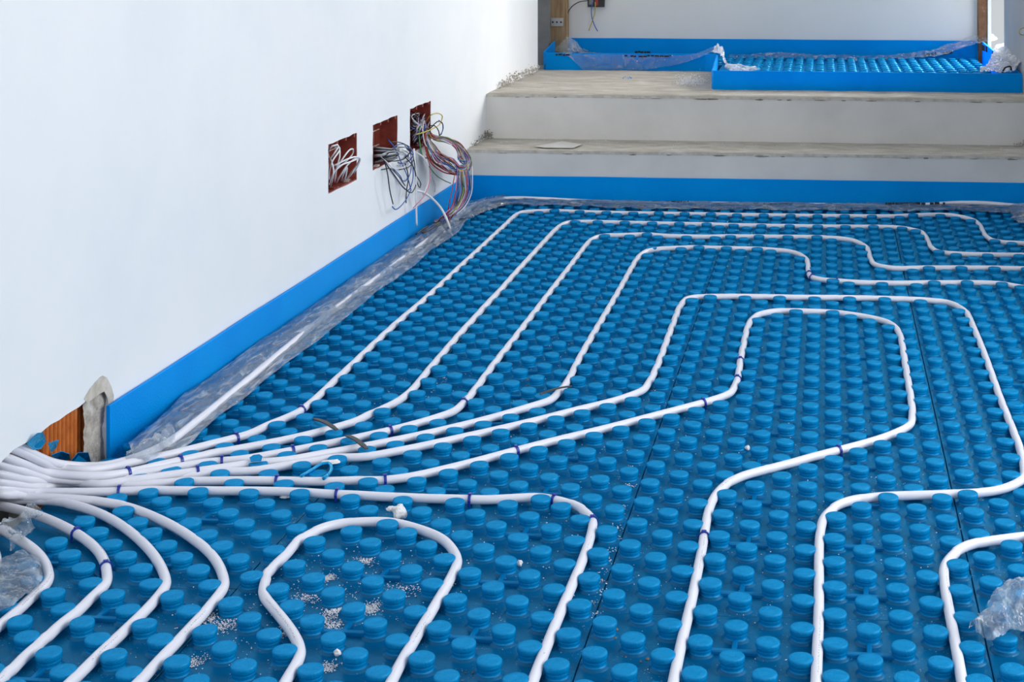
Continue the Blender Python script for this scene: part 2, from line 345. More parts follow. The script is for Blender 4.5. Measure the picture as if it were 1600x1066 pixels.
# terracotta block in the broken corner: ribs one by one
tb = empty('hollow_brick', (wallx(0.65)-0.03, 0.65, 0)); tag(tb, 'orange ribbed hollow brick bared in the broken wall corner', 'brick')
def at_tb(o): o.parent = tb; o.location = -tb.location; return o
yA = onW(60, 700, -0.03).y; yB = onW(136, 700, -0.03).y
at_tb(wedge_box('brick_body', yA-.004, yB+.03, -0.03, 0.25, 0.030, 0.05, M['terracotta']))
nr = 12
for k in range(nr):
    yy = yA+(yB-yA)*(k+.5)/nr; hw = (yB-yA)/nr*.36
    v = []; f = []
    for z in (-0.03, 0.25):
        for a in range(6):
            th = math.pi*a/5; v.append((wallx(yy)-0.0305+0.008*math.sin(th), yy-hw*math.cos(th), z))
    f = [(a, a+1, a+7, a+6) for a in range(5)]
    at_tb(link('rib', mesh('rib', v, f, M['terracotta'], True)))
# bared mortar column next to it
me = bmesh.new()
mw = empty('mortar_patch', (wallx(0.72)-0.02, 0.72, 0)); tag(mw, 'rough grey mortar column beside the orange hollow brick', 'mortar')
ya, yb = onW(129, 690, -.012).y, 0.80
def grid_wall(name, y0, y1, z0, z1, d, amp, m, ny=26, nz=44, sc=60, seed=0):
    v, f = [], []
    for j in range(nz+1):
        for i in range(ny+1):
            y = y0+(y1-y0)*i/ny; z = z0+(z1-z0)*j/nz
            n = noise.noise(Vector((y*sc, z*sc*.5, seed)))+.5*noise.noise(Vector((y*sc*3, z*sc*3, seed)))
            rib = .0018*math.sin(y*2*math.pi/0.0095) if y < (y0+y1)/2+.005 else 0
            ed = .006*noise.noise(Vector((z*40, seed+3, 0))) if i == 0 else 0
            v.append((wallx(y)-d+n*amp+rib, y+ed, z))
    for j in range(nz):
        for i in range(ny):
            a = j*(ny+1)+i; f.append((a, a+1, a+ny+2, a+ny+1))
    return link(name, mesh(name, v, f, m, True))
o = grid_wall('rough_mortar', ya, yb, -0.03, 0.19, 0.010, 0.0035, M['hole_plaster']); o.parent = mw; o.location = -mw.location
# pale plaster shell around the top of the break
v = []; f = []
shell = [onW(*p, .0006) for p in ((171, 640), (177, 632), (178, 618), (174, 604), (167, 590), (160, 587), (150, 596), (140, 608), (131, 624), (137, 630), (147, 622), (155, 616), (163, 612), (168, 622))]
o = link('plaster_edge', mesh('plaster_edge', shell, [tuple(range(len(shell)))], M['lip'])); o.parent = mw; o.location = -mw.location

# sub floor
struct(link('floor', mesh('floor', *box_vf(-1.75, 2.6, PY0-2.9, 3.9, -0.06, -0.032), M['subfloor'])))
struct(link('ceiling', mesh('ceiling', *box_vf(-1.75, 2.6, PY0-2.9, 6.3, ZC, ZC+.1), M['wall'])))
# right wall of the room with a window opening, wall behind the camera with another, all outside the frame
def wall_y_open(name, x0, x1, y0, y1, oy0, oy1, oz0, oz1):
    parts = [(y0, oy0, -.03, ZC), (oy1, y1, -.03, ZC), (oy0, oy1, -.03, oz0), (oy0, oy1, oz1, ZC)]
    vs, fs = [], []
    for a, b, z0, z1 in parts:
        v, f = box_vf(x0, x1, a, b, z0, z1); fs += [tuple(i+len(vs) for i in q) for q in f]; vs += v
    return struct(link(name, mesh(name, vs, fs, M['wall'])))
wall_y_open('wall_right', 2.5, 2.7, PY0-2.9, 2.1, -1.0, 1.7, 0.5, 2.6)
struct(link('wall_right_return', mesh('wall_right_return', *box_vf(0.86, 1.12, 3.76, 3.9, -.03, ZC), M['wall'])))
struct(link('wall_right_shading', mesh('wall_right_shading', *box_vf(1.0, 1.12, 2.0, 3.76, -.03, ZC), M['wall'])))  # unseen wall, placed to keep window light off the right of the steps
struct(link('wall_right_corner', mesh('wall_right_corner', *box_vf(1.12, 2.6, 2.0, 2.12, -.03, ZC), M['wall'])))
vs, fs = [], []
for a, b, z0, z1 in ((-1.75, -1.4, -.03, ZC), (1.0, 2.6, -.03, ZC), (-1.4, 1.0, -.03, .9), (-1.4, 1.0, 2.5, ZC)):
    v, f = box_vf(a, b, PY0-3.0, PY0-2.9, z0, z1); fs += [tuple(i+len(vs) for i in q) for q in f]; vs += v
struct(link('wall_near', mesh('wall_near', vs, fs, M['wall'])))
struct(link('wall_left_near', mesh('wall_left_near', *box_vf(-1.75, -1.47, PY0-2.9, PY0, -.03, ZC), M['wall'])))

# ------------------------------------------------------------------ steps
Z1, Z2 = 0.214, 0.4015
def risery2(x): return 4.060
def step(name, y0f, y1, z0, z1, label, x1=0.86):
    e = empty(name, (-0.3, y0f(-0.3), z0)); tag(e, label, 'step')
    xs = [-1.42+(x1+1.42)*i/60 for i in range(61)]
    # plaster riser, its top edge slightly wavy
    v, f = [], []
    lipd = .012
    for x in xs:
        wob = .0016*noise.noise(Vector((x*9, z1, 0)))
        v += [(x, y0f(x), z0), (x, y0f(x), z1-lipd+wob), (x, y0f(x)+.012, z1-lipd+wob), (x, y0f(x)+.012, z0)]
    for i in range(60):
        for k in range(4):
            f.append((i*4+k, i*4+(k+1) % 4, i*4+4+(k+1) % 4, i*4+4+k)[::-1])
    r = link('riser', mesh('riser', v, f, M['plaster_grey'])); r.parent = e; r.location = -e.location
    # concrete slab with a rough top and a chipped front edge
    xs = [-1.42+(x1+1.42)*i/180 for i in range(181)]; v, f = [], []
    ny = 8
    for x in xs:
        yf = y0f(x)+.001+.0035*abs(noise.noise(Vector((x*30, z1*9, 1))))+(.006 if noise.noise(Vector((x*7, z1*5, 4))) > .28 else 0)
        v.append((x, yf+.004, z0)); v.append((x, yf, z1-lipd-.004))
        for j in range(ny+1):
            t = j/ny; y = yf+(y1-yf)*t**1.5
            h = -.003 if j == 0 else .0028*noise.noise(Vector((x*12, y*14, z1)))
            v.append((x, y, z1+h))
    c = ny+3
    for i in range(180):
        for k in range(c-1): f.append((i*c+k, i*c+c+k, i*c+c+k+1, i*c+k+1))
    t = link('tread', mesh('tread', v, f, M['concrete'])); t.parent = e; t.location = -e.location
    for p in t.data.polygons: p.use_smooth = True
    # beige plaster lip and dark chips under it
    v, f = [], []
    for i, x in enumerate(xs):
        g = .004+.003*noise.noise(Vector((x*25, z1*7, 9)))
        v += [(x, y0f(x)-.0012, z1-lipd-g*.3), (x, y0f(x)-.0012, z1-.002+.0015*noise.noise(Vector((x*40, 0, 2))))]
        if i: f.append((2*i-2, 2*i, 2*i+1, 2*i-1))
    o = link('lip', mesh('lip', v, f, M['lip'])); o.parent = e; o.location = -e.location
    random.seed(int(z1*1000))
    for k in range(16):
        x = random.uniform(-1.3, .82); ww = random.uniform(.008, .035); hh = random.uniform(.0015, .005)
        n = 9; v = [(x+ww*math.cos(6.283*a/n)*random.uniform(.7, 1), y0f(x)-.0022, z1-lipd-.001+hh*math.sin(6.283*a/n)*random.uniform(.5, 1)) for a in range(n)]
        o = link('chip', mesh('chip', v, [tuple(range(n))], M['chip'])); o.parent = e; o.location = -e.location
    return e
step('lower_step', risery, 4.075, -.03, Z1, 'lower step of grey concrete with a white plastered riser above the long blue strip')
step('upper_step', risery2, 5.57, Z1, Z2, 'upper step and landing of dusty concrete with the taller plastered riser')
# crumbly mortar where the steps meet the left wall
def rubble(name, pts, r, n, m, label, seed, cat='mortar', box=None, sk=1):
    random.seed(seed); vs, fs = [], []
    for k in range(n):
        t = random.random()*(len(pts)-1); i = int(t); p = Vector(pts[i]).lerp(Vector(pts[min(i+1, len(pts)-1)]), t-i)
        p += Vector((random.gauss(0, r*.5), random.gauss(0, r*.6), random.gauss(0, r*.5)))
        s = random.uniform(.12, .45)*r*sk; b = len(vs)
        if box: p = Vector((random.uniform(box[0], box[1]), random.uniform(box[2], box[3]), box[4])); s = random.uniform(.0006, .0022)
        for q in ((1, 0, 0), (-1, 0, 0), (0, 1, 0), (0, -1, 0), (0, 0, 1), (0, 0, -1)): vs.append(p+Vector(q)*s*random.uniform(.6, 1.2))
        fs += [tuple(b+i for i in q) for q in ((0, 2, 4), (2, 1, 4), (1, 3, 4), (3, 0, 4), (2, 0, 5), (1, 2, 5), (3, 1, 5), (0, 3, 5))]
    return tag(link(name, mesh(name, vs, fs, m)), label, cat, kind='stuff')
rubble('mortar_crumbs', [(wallx(4.25)+.006, 4.25, Z2+.005), (wallx(4.5)+.008, 4.5, Z2+.02), (wallx(4.8)+.006, 4.8, Z2+.015), (wallx(5.1)+.006, 5.08, Z2+.01)], .022, 420, M['hole_plaster'], 'ragged mortar crumbs where the landing meets the left wall', 3, sk=.6)
rubble('mortar_crumbs', [(wallx(3.8)+.004, 3.80, Z1+.004), (wallx(4.05)+.005, 4.04, Z1+.02), (wallx(4.05)+.02, 4.05, Z1+.008)], .016, 160, M['chip'], 'dark mortar crumbs in the corner of the lower step and left wall', 4, sk=.55)
rubble('mortar_crumbs', [(.84, 4.05, Z1+.01), (.79, 4.03, Z1+.004)], .012, 50, M['hole_plaster'], 'small rubble at the right end of the lower step', 5)
rubble('white_dust', [(-.50, 4.52, Z2+.003), (-.62, 4.50, Z2+.003), (-.54, 4.62, Z2+.003)], .035, 900, M['dust'], 'spill of white dust on the landing beside the front strip corner', 6, 'dust', sk=.22)
rubble('blue_crumbs', [(-.90, 4.75, Z2+.004), (-.86, 4.78, Z2+.004), (-.93, 4.72, Z2+.004)], .010, 12, M['foam'], 'few blue foam crumbs on the bare landing concrete', 8, 'crumbs')
for z, yy0, yy1, sd, lb in ((Z1, 3.76, 4.04, 21, 'fine white grit scattered along the lower step'), (Z2, 4.10, 5.1, 22, 'fine grit scattered over the landing')):
    rubble('grit', [(-1.2, yy0, z+.002), (-.4, (yy0+yy1)/2, z+.002), (.3, yy0, z+.002), (.8, yy1, z+.002)], .03, 160, M['dust'], lb, sd, 'grit', box=(-1.3, .80, yy0, yy1, z+.003))
# paper scrap on the lower step
pp = [at(836, 229, Z1+.004), at(850, 231, Z1+.004), at(895, 231.5, Z1+.004), at(909, 226, Z1+.004), at(878, 221, Z1+.005), at(868, 223, Z1+.006)]
v = pp+[p+Vector((0, 0, .0012)) for p in pp]; n = len(pp)
tag(link('paper_scrap', mesh('paper_scrap', v, [tuple(range(n)), tuple(range(2*n-1, n-1, -1))]+[(i, (i+1) % n, (i+1) % n+n, i+n) for i in range(n)], M['paper'])), 'torn grey paper scrap lying on the lower step near its left end', 'paper')

# landing walls
YB = 5.575
struct(link('wall_back', mesh('wall_back', *box_vf(onY(886, 30, YB).x, onY(1527, 30, YB).x, YB, YB+.12, Z2, ZC), M['wall_warm'])))
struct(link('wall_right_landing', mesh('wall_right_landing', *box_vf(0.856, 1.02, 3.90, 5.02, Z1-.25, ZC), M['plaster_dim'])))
struct(link('wall_outside', mesh('wall_outside', *box_vf(2.0, 2.1, 4.9, 9.0, -.4, 2.9), M['cream'])))
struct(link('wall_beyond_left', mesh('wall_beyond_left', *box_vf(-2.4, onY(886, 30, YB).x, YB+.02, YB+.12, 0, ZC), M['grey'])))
struct(link('floor_beyond', mesh('floor_beyond', *box_vf(1.03, 3.0, 4.9, 9.0, Z2-.75, Z2-.6), M['concrete'])))
# door frames of the passage
dfm = empty('wooden_door_post', (onY(871, 60, 5.53).x, 5.53, Z2)); tag(dfm, 'bare wooden door post with a metal plate at the left of the landing', 'door post')
x0, x1 = onY(858, 30, 5.50).x, onY(885.5, 30, 5.50).x
o = link('post', bev(mesh('post', *box_vf(x0, x1, 5.50, 5.57, Z2, 2.4), M['wood']), .002)); o.parent = dfm; o.location = -dfm.location
a, b = onY(861, 41, 5.498), onY(880, 28, 5.498)
o = link('striker_plate', bev(mesh('striker_plate', *box_vf(a.x, b.x, 5.492, 5.50, a.z, b.z), M['metal']), .001)); o.parent = dfm; o.location = -dfm.location
for k in range(3):
    xx = a.x+(b.x-a.x)*(k+.5)/3
    o = link('screw', mesh('screw', *box_vf(xx-.004, xx+.004, 5.489, 5.492, (a.z+b.z)/2-.004, (a.z+b.z)/2+.004), M['dark'])); o.parent = dfm; o.location = -dfm.location
struct(link('shaded_reveal', mesh('shaded_reveal', *box_vf(onY(836, 30, 5.4).x-.1, onY(857.5, 30, 5.45).x, 5.45, 5.52, Z2, ZC), M['grey'])))  # wall reveal beside the post, its shade put into the dark grey
bp = empty('brown_door_post', (onY(1536, 60, 5.53).x, 5.53, Z2)); tag(bp, 'brown speckled door post at the right of the landing', 'door post')
o = link('post', bev(mesh('post', *box_vf(onY(1529, 30, 5.5).x, onY(1543, 30, 5.5).x, 5.50, 5.575, Z2, 2.4), M['brown']), .002)); o.parent = bp; o.location = -bp.location
o = link('white_edge', mesh('white_edge', *box_vf(onY(1543, 30, 5.5).x, onY(1548, 30, 5.5).x, 5.48, 5.575, Z2, 2.4), M['wall'])); o.parent = bp; o.location = -bp.location

# black switch box with loose wires on the back wall
a, b = onY(918, 11, YB-.03), onY(944, -8, YB-.03)
sb = empty('switch_box', ((a.x+b.x)/2, YB, a.z)); tag(sb, 'black switch box with blue and yellow wires on the back wall', 'electrical box')
for nm, bx, mm in (('casing', (a.x, b.x, YB-.03, YB, a.z, b.z), M['black']), ('terminal', (a.x+.04, a.x+.055, YB-.036, YB-.03, a.z+.008, b.z), WIRE['red']), ('terminal', (a.x+.008, a.x+.03, YB-.034, YB-.03, a.z+.012, b.z-.01), M['grey'])):
    o = link(nm, bev(mesh(nm, *box_vf(*bx), mm), .0015)); o.parent = sb; o.location = -sb.location
for cn, P in (('blue', ((927, 2), (924, 14), (925, 28), (930, 42), (934, 49))), ('yellow', ((930, 3), (930, 18), (925, 34), (920, 48))), ('black', ((918, 1), (905, 3), (892, 12), (887, 22), (886, 33)))):
    o, _ = tube('wire', [onY(x, y, YB-.035) for x, y in P], .0025, WIRE[cn], 6, None, .01); o.parent = sb; o.location = -sb.location; o['label'] = cn+' wire'
o, _ = tube('loose_wire', [onY(1606, 43, 4.25), onY(1598, 44, 4.22), onY(1592, 48, 4.20), onY(1593, 53, 4.20), onY(1600, 55, 4.22), onY(1608, 55, 4.25)], .002, WIRE['yellow'], 6, None, .01)
tag(o, 'short yellow and black wire loop at the right landing wall', 'wire')

# ------------------------------------------------------------------ blue edge strips
def strip(name, line, z0, z1, t, label, zt=None, sag=0.0015):
    # line: list of (x, y) along the face; thickness t to its left-hand side
    P = []
    for i in range(len(line)-1):
        a, b = Vector(line[i]), Vector(line[i+1]); n = max(1, int((b-a).length/.04))
        P += [a.lerp(b, k/n) for k in range(n)]
    P.append(Vector(line[-1])); v, f = [], []
    for i, p in enumerate(P):
        d = (P[min(i+1, len(P)-1)]-P[max(i-1, 0)]).normalized(); nrm = Vector((-d.y, d.x))
        wz = sag*noise.noise(Vector((p.x*3, p.y*3, z1))); wv = .0008*noise.noise(Vector((p.x*6, p.y*6, 1)))
        zz = z1 if zt is None else zt(i/(len(P)-1))
        a = p+nrm*wv; b = p+nrm*(t+wv); m_ = .0012
        v += [(a.x, a.y, z0), (a.x, a.y, zz+wz-m_), (*(a+nrm*m_), zz+wz), (*(b-nrm*m_), zz+wz), (b.x, b.y, zz+wz-m_), (b.x, b.y, z0)]
    for i in range(len(P)-1):
        for k in range(6): f.append((i*6+k, i*6+(k+1) % 6, i*6+6+(k+1) % 6, i*6+6+k))
    f.append((0, 1, 2, 3, 4, 5)[::-1]); f.append(tuple((len(P)-1)*6+k for k in range(6)))
    me = mesh(name, v, f, M['foam']); bm = bmesh.new(); bm.from_mesh(me); bmesh.ops.recalc_face_normals(bm, faces=bm.faces[:]); bm.to_mesh(me); bm.free()
    return tag(link(name, me), label, 'edge strip', 'blue foam edge strips')
strip('edge_strip', [(stripx(.765), .765), (stripx(3.7), 3.70)], -.03, .109, .008, 'bright blue foam strip running along the foot of the left wall', zt=lambda t: .107+.006*t)
strip('edge_strip', [(-1.392, risery(-1.392)-.010), (0.95, risery(.95)-.010)], -.03, .112, .008, 'long blue foam strip along the foot of the lower step')
LX0, LYF = -1.362, 5.185
strip('edge_strip', [(LX0, 5.54), (LX0, LYF+.03), (LX0+.02, LYF), (-.56, LYF), (-.50, LYF-.04)], Z2, Z2+.083, .008, 'blue foam strip upright across the left half of the landing', zt=lambda t: Z2+.083+max(0, .30-t)*.14)
strip('edge_strip', [(-.50, LYF-.035), (-.462, 4.35), (-.452, 4.318), (.852, 4.318)], Z2, Z2+.081, .008, 'blue foam strip closing the studded panel at the front of the landing')
strip('edge_strip', [(LX0, 5.553), (.775, 5.553), (.80, 5.52), (.842, 4.345)], Z2, Z2+.13, .008, 'blue foam strip along the back wall and right doorway of the landing', zt=lambda t: Z2+.132 if t < .66 else Z2+.132-.05*(t-.66)/.34)

# ------------------------------------------------------------------ studded insulation panels
def lathe(name, prof, seg, m, seed=0):
    random.seed(seed); vs, fs = [], []
    a1, a2 = random.random()*6, random.random()*6; k1, k2 = random.uniform(.2, .7), random.uniform(0, .4)
    dent = random.random()*6
    for (r, z) in prof[:-1]:
        for k in range(seg):
            a = 2*math.pi*k/seg
            rr = r*(1+.012*math.sin(2*a+a1)*k1+.006*math.sin(3*a+a2))
            zz = z+(z/.022)*(.0007*k1*math.sin(a+a1)+.0004*k2*math.sin(2*a+a2))*(r/.018)
            d = max(0, math.cos(a-dent))**6*k2*.06
            if z > .012: rr *= 1-d
            vs.append((rr*math.cos(a), rr*math.sin(a), zz))
    vs.append((0, 0, prof[-1][1]-.0006*k1))
    n = len(prof)-1
    for j in range(n-1):
        for k in range(seg):
            k2_ = (k+1) % seg; fs.append((j*seg+k, j*seg+k2_, (j+1)*seg+k2_, (j+1)*seg+k))
    for k in range(seg): fs.append(((n-1)*seg+k, (n-1)*seg+(k+1) % seg, len(vs)-1))
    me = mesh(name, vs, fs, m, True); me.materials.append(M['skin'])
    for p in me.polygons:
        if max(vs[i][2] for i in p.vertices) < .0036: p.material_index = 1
    return me
PROF = [(.0225, 0), (.0212, .0012), (.0190, .0026), (.0172, .0034), (.0168, .0070), (.0174, .0078), (.0174, .0112), (.0172, .0118), (.0183, .0124), (.0189, .0135), (.0191, .0188), (.0187, .0206), (.0177, .0216), (.0160, .0220), (.0100, .0221), (0, .0220)]
STUD = [lathe('stud', PROF, 24, M['stud'], s) for s in range(8)]
PROF2 = [(.0225, 0), (.0200, .003), (.0170, .004), (.0178, .0115), (.0190, .015), (.0188, .0195), (.0165, .0218), (.008, .0222), (0, .0222)]
STUDF = [lathe('stud_far', PROF2, 14, M['stud'], s) for s in range(3)]
AFF = {1: (-.0268, -.0262, .0588, .0475), 2: (-.0005, -.0012, -.0036, -.0041), 3: (.0003, .0051, .0018, .0448), 4: (-.0046, .0269, -.0060, .0228)}
def stud_pos(u, v):
    x, y = u*.05, v*.1
    g = 1 if u <= -19 else 2 if u <= -7 else 3 if u <= 5 else 4
    ax, bx, ay, by = AFF[g]
    xx = min(x, .6) if g == 4 else x
    return x+ax+bx*xx, y+ay+by*xx
def seam_x(u0):               # left border of the panel column that starts at u0
    if u0 <= -31: return -2.5
    if u0 == -19-12: return -2.5
    return (stud_pos(u0-1, 0)[0]+stud_pos(u0, 0)[0])/2
def clip_line(x, y, left): return max(x, stripx(y)+.0015) if left else x
STUDS = []
_v, _f = box_vf(-.040, .040, -.056, -.046, -.001, .0065); _v2, _f2 = box_vf(-.004, .004, -.050, -.014, -.001, .0062)
BAR = bev(mesh('connecting_bar', _v+_v2, _f+[tuple(i+8 for i in q) for q in _f2], M['bar']), .002, 2)
def build_panel(u0, u1, v0, v1, label, zb, group, border, meshes, ok, far=False):
    xl, xr = border; g = .0008
    yb0, yb1 = v0*.1-.025, v1*.1-.025
    tp = lambda x, y: y
    if not far:
        sh = lambda x: AFF[1 if u1 <= -19 else 2 if u1 <= -7 else 3 if u1 <= 5 else 4]
        A = sh(0)
        ys = lambda x, y: min(y+A[2]+A[3]*x, risery(x)-.012)
    else: ys = lambda x, y: y
    if not far:
        pts = []
        for (x, y) in ((xl+g, yb0+.0006), (xr-g, yb0+.0006), (xr-g, yb1-.0006), (xl+g, yb1-.0006)):
            yy = ys(x, y); pts.append((max(x, stripx(yy)+.0015) if -1.6 < x or True else x, yy))
    else: pts = [(xl+g, yb0), (xr-g, yb0), (xr-g, yb1), (xl+g, yb1)]
    if pts[2][1]-pts[1][1] < .05: return None
    cx = sum(p[0] for p in pts)/4; cy = sum(p[1] for p in pts)/4
    e = empty('insulation_panel', (cx, cy, zb)); tag(e, label, 'insulation panel', group)
    v, f = prism([(x-cx, y-cy) for x, y in pts], -.028, 0)
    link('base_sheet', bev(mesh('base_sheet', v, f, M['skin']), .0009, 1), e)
    # thin raised edge bead along the long sides
    rng = random.Random(hash((u0, int(v0*10))) % 1000)
    nst = 0; bars = []
    for u in range(u0, u1+1):
        v2 = int(math.ceil(v0*2))
        while v2 < v1*2:
            if (v2-u) % 2 == 0:
                v_ = v2/2
                x, y = stud_pos(u, v_) if not far else (u*.05, v_*.1)
                if ok(x, y):
                    o = bpy.data.objects.new('stud', meshes[rng.randrange(len(meshes))]); COL.objects.link(o); o.parent = e
                    o.location = (x-cx, y-cy, -.0003)
                    if not far: STUDS.append(o)
                    o.rotation_euler = (rng.uniform(-.02, .02), rng.uniform(-.02, .02), rng.uniform(0, 6.28))
                    k = rng.uniform(.98, 1.02); o.scale = (k, k, rng.uniform(.95, 1.04)); nst += 1
                    if not far and u % 4 == 2 and v2 % 4 == 2 and u0 < u < u1: bars.append((x-cx, y-cy))
            v2 += 1
    if bars:
        vs, fs = [], []
        for bx_, by_ in bars:
            for q in ((bx_-.040, bx_+.040, by_-.056, by_-.046, -.001, .0065), (bx_-.004, bx_+.004, by_-.046, by_-.014, -.001, .0062)):
                v, f = box_vf(*q); fs += [tuple(i+len(vs) for i in t) for t in f]; vs += v
        pass
    for bx_, by_ in bars:
        o = bpy.data.objects.new('connecting_bar', BAR); COL.objects.link(o); o.parent = e; o.location = (bx_, by_, 0)
    return e
RX = 1.30
def ok_main(x, y): return (y < 1.97 or x < .965) and x > stripx(y)+.028 and y < risery(x)-.040 and y > -1.05 and x < RX and not (x < -1.30 and y < .56)
# only studs that stand inside or just outside the view are built
def near_view(x, y):
    dx, dy = x-CAMX, y-CAMY; xc = c_*dx-s_*dy; zc = s_*dx+c_*dy
    if zc < .5: return False
    px = CX+F*xc/zc; py = HY+F*(CAMZ-.02)/zc
    return -600 < px < 2500 and py < 1500
okm = lambda x, y: ok_main(x, y) and near_view(x, y)
colsn = [(-31, -19, 'against the left wall'), (-18, -7, 'second from the left wall'), (-6, 5, 'third from the left wall'), (6, 17, 'fourth from the left wall'), (18, 29, 'farthest right')]
voff = [2.0, 8.0, 2.0, 8.0, 2.0]
rown = ['beyond the near picture edge', 'nearest the camera', 'in the second row', 'in the third row', 'reaching the lower step']
for ci, (u0, u1, cn) in enumerate(colsn):
    xl = seam_x(u0) if u0 > -31 else -2.0
    xr = seam_x(u1+1) if u1 < 29 else RX
    if u0 == 18: xl = seam_x(18)
    v = voff[ci]-24; k = 0
    v0s = []
    while v < 38:
        v0s.append((v, v+12)); v += 12
    for (a, b) in v0s:
        if b <= -6: continue
        nth = ['along the bottom picture edge', 'second panel from the bottom edge', 'third panel from the bottom edge', 'fourth panel from the bottom edge', 'fifth panel from the bottom edge']
        vis = [q for q in v0s if q[1] > 1.2]
        if (a, b) not in vis: continue
        k = vis.index((a, b)); lb = 'blue studded panel %s, %s' % (cn, 'touching the long blue strip' if b >= 37 else nth[k])
        build_panel(u0, u1, a, min(b, 38.4), lb, 0.0, 'studded floor panels', (xl, xr), STUD, okm)
# landing panels
def ok_land(x, y): return (x > -.42 and x < .77 and y > 4.36 and y < 5.51) or (x > LX0+.04 and y > LYF+.045 and y < 5.51 and x < .77)
for (u0, u1, v0, v1, lb) in ((-9, 3, 43.6, 49, 'front left'), (4, 16, 43.6, 49, 'front right'), (-26, -10, 52.2, 55.6, 'behind the left strip'), (-9, 3, 49, 55.6, 'middle back'), (4, 16, 49, 55.6, 'back right')):
    xl = {-26: LX0+.01, -9: -.43 if v0 < 49 else -.475, 4: .175}[u0]
    xr = {-10: -.475, 3: .175, 16: .78}[u1]
    build_panel(u0, u1, v0, v1, 'blue studded panel on the landing, '+lb, Z2+.0285, 'landing panels', (xl, xr), STUDF, ok_land, True)

# ------------------------------------------------------------------ heating pipes
PR = .0084
PIPES = []
def px_path(pts, z):
    out = []
    for p in pts:
        if p[0] < 100 and 640 < p[1] < 777 and len(p) > 2:      # comes out of the broken wall corner
            x = p[0]; d = .006 if x >= 94 else .006-.036*(94-x)/94 if x >= 0 else -.03-.09*(-x)/60
            q = onW(x, p[1], d); q.z = max(q.z, PR+.001); out.append(q)
        else: out.append(at(p[0], p[1], p[2] if len(p) > 2 else z))
    return out
GRID = {}
for o in STUDS:
    q = o.parent.location+o.location; GRID.setdefault((int(q.x//.08), int(q.y//.08)), []).append([q.x, q.y, o])
def near(p):
    a, b = int(p.x//.08), int(p.y//.08)
    for i in (a-1, a, a+1):
        for j in (b-1, b, b+1):
            for s in GRID.get((i, j), ()): yield s
def relax(S):
    S = [p.copy() for p in S]; O = [p.copy() for p in S]; DM = .0224
    for it in range(60):
        for p in S:
            if p.z > .021: continue
            for s in near(p):
                dx, dy = p.x-s[0], p.y-s[1]; d = math.hypot(dx, dy)
                if d < DM and d > 1e-6: k = .5*(DM-d)/d; p.x += dx*k; p.y += dy*k
        for rep in range(9):
            T = [p.copy() for p in S]
            for i in range(1, len(S)-1):
                if S[i].z <= .021: S[i] = T[i]*.4+(T[i-1]+T[i+1])*.3
        for p, o in zip(S, O):
            v = o-p; v.z = 0; L = v.length; p += v*(.06 if L < .010 else .25)
    return S
def squash(S):
    for p in S:
        if p.z > .022: continue
        for s in near(p):
            dx, dy = s[0]-p.x, s[1]-p.y; d = math.hypot(dx, dy)
            if d < .0220 and d > 1e-6:
                k = min(.0220-d, .004)/d; s[0] += dx*k; s[1] += dy*k; s[2].location.x += dx*k; s[2].location.y += dy*k
Zp = .0125
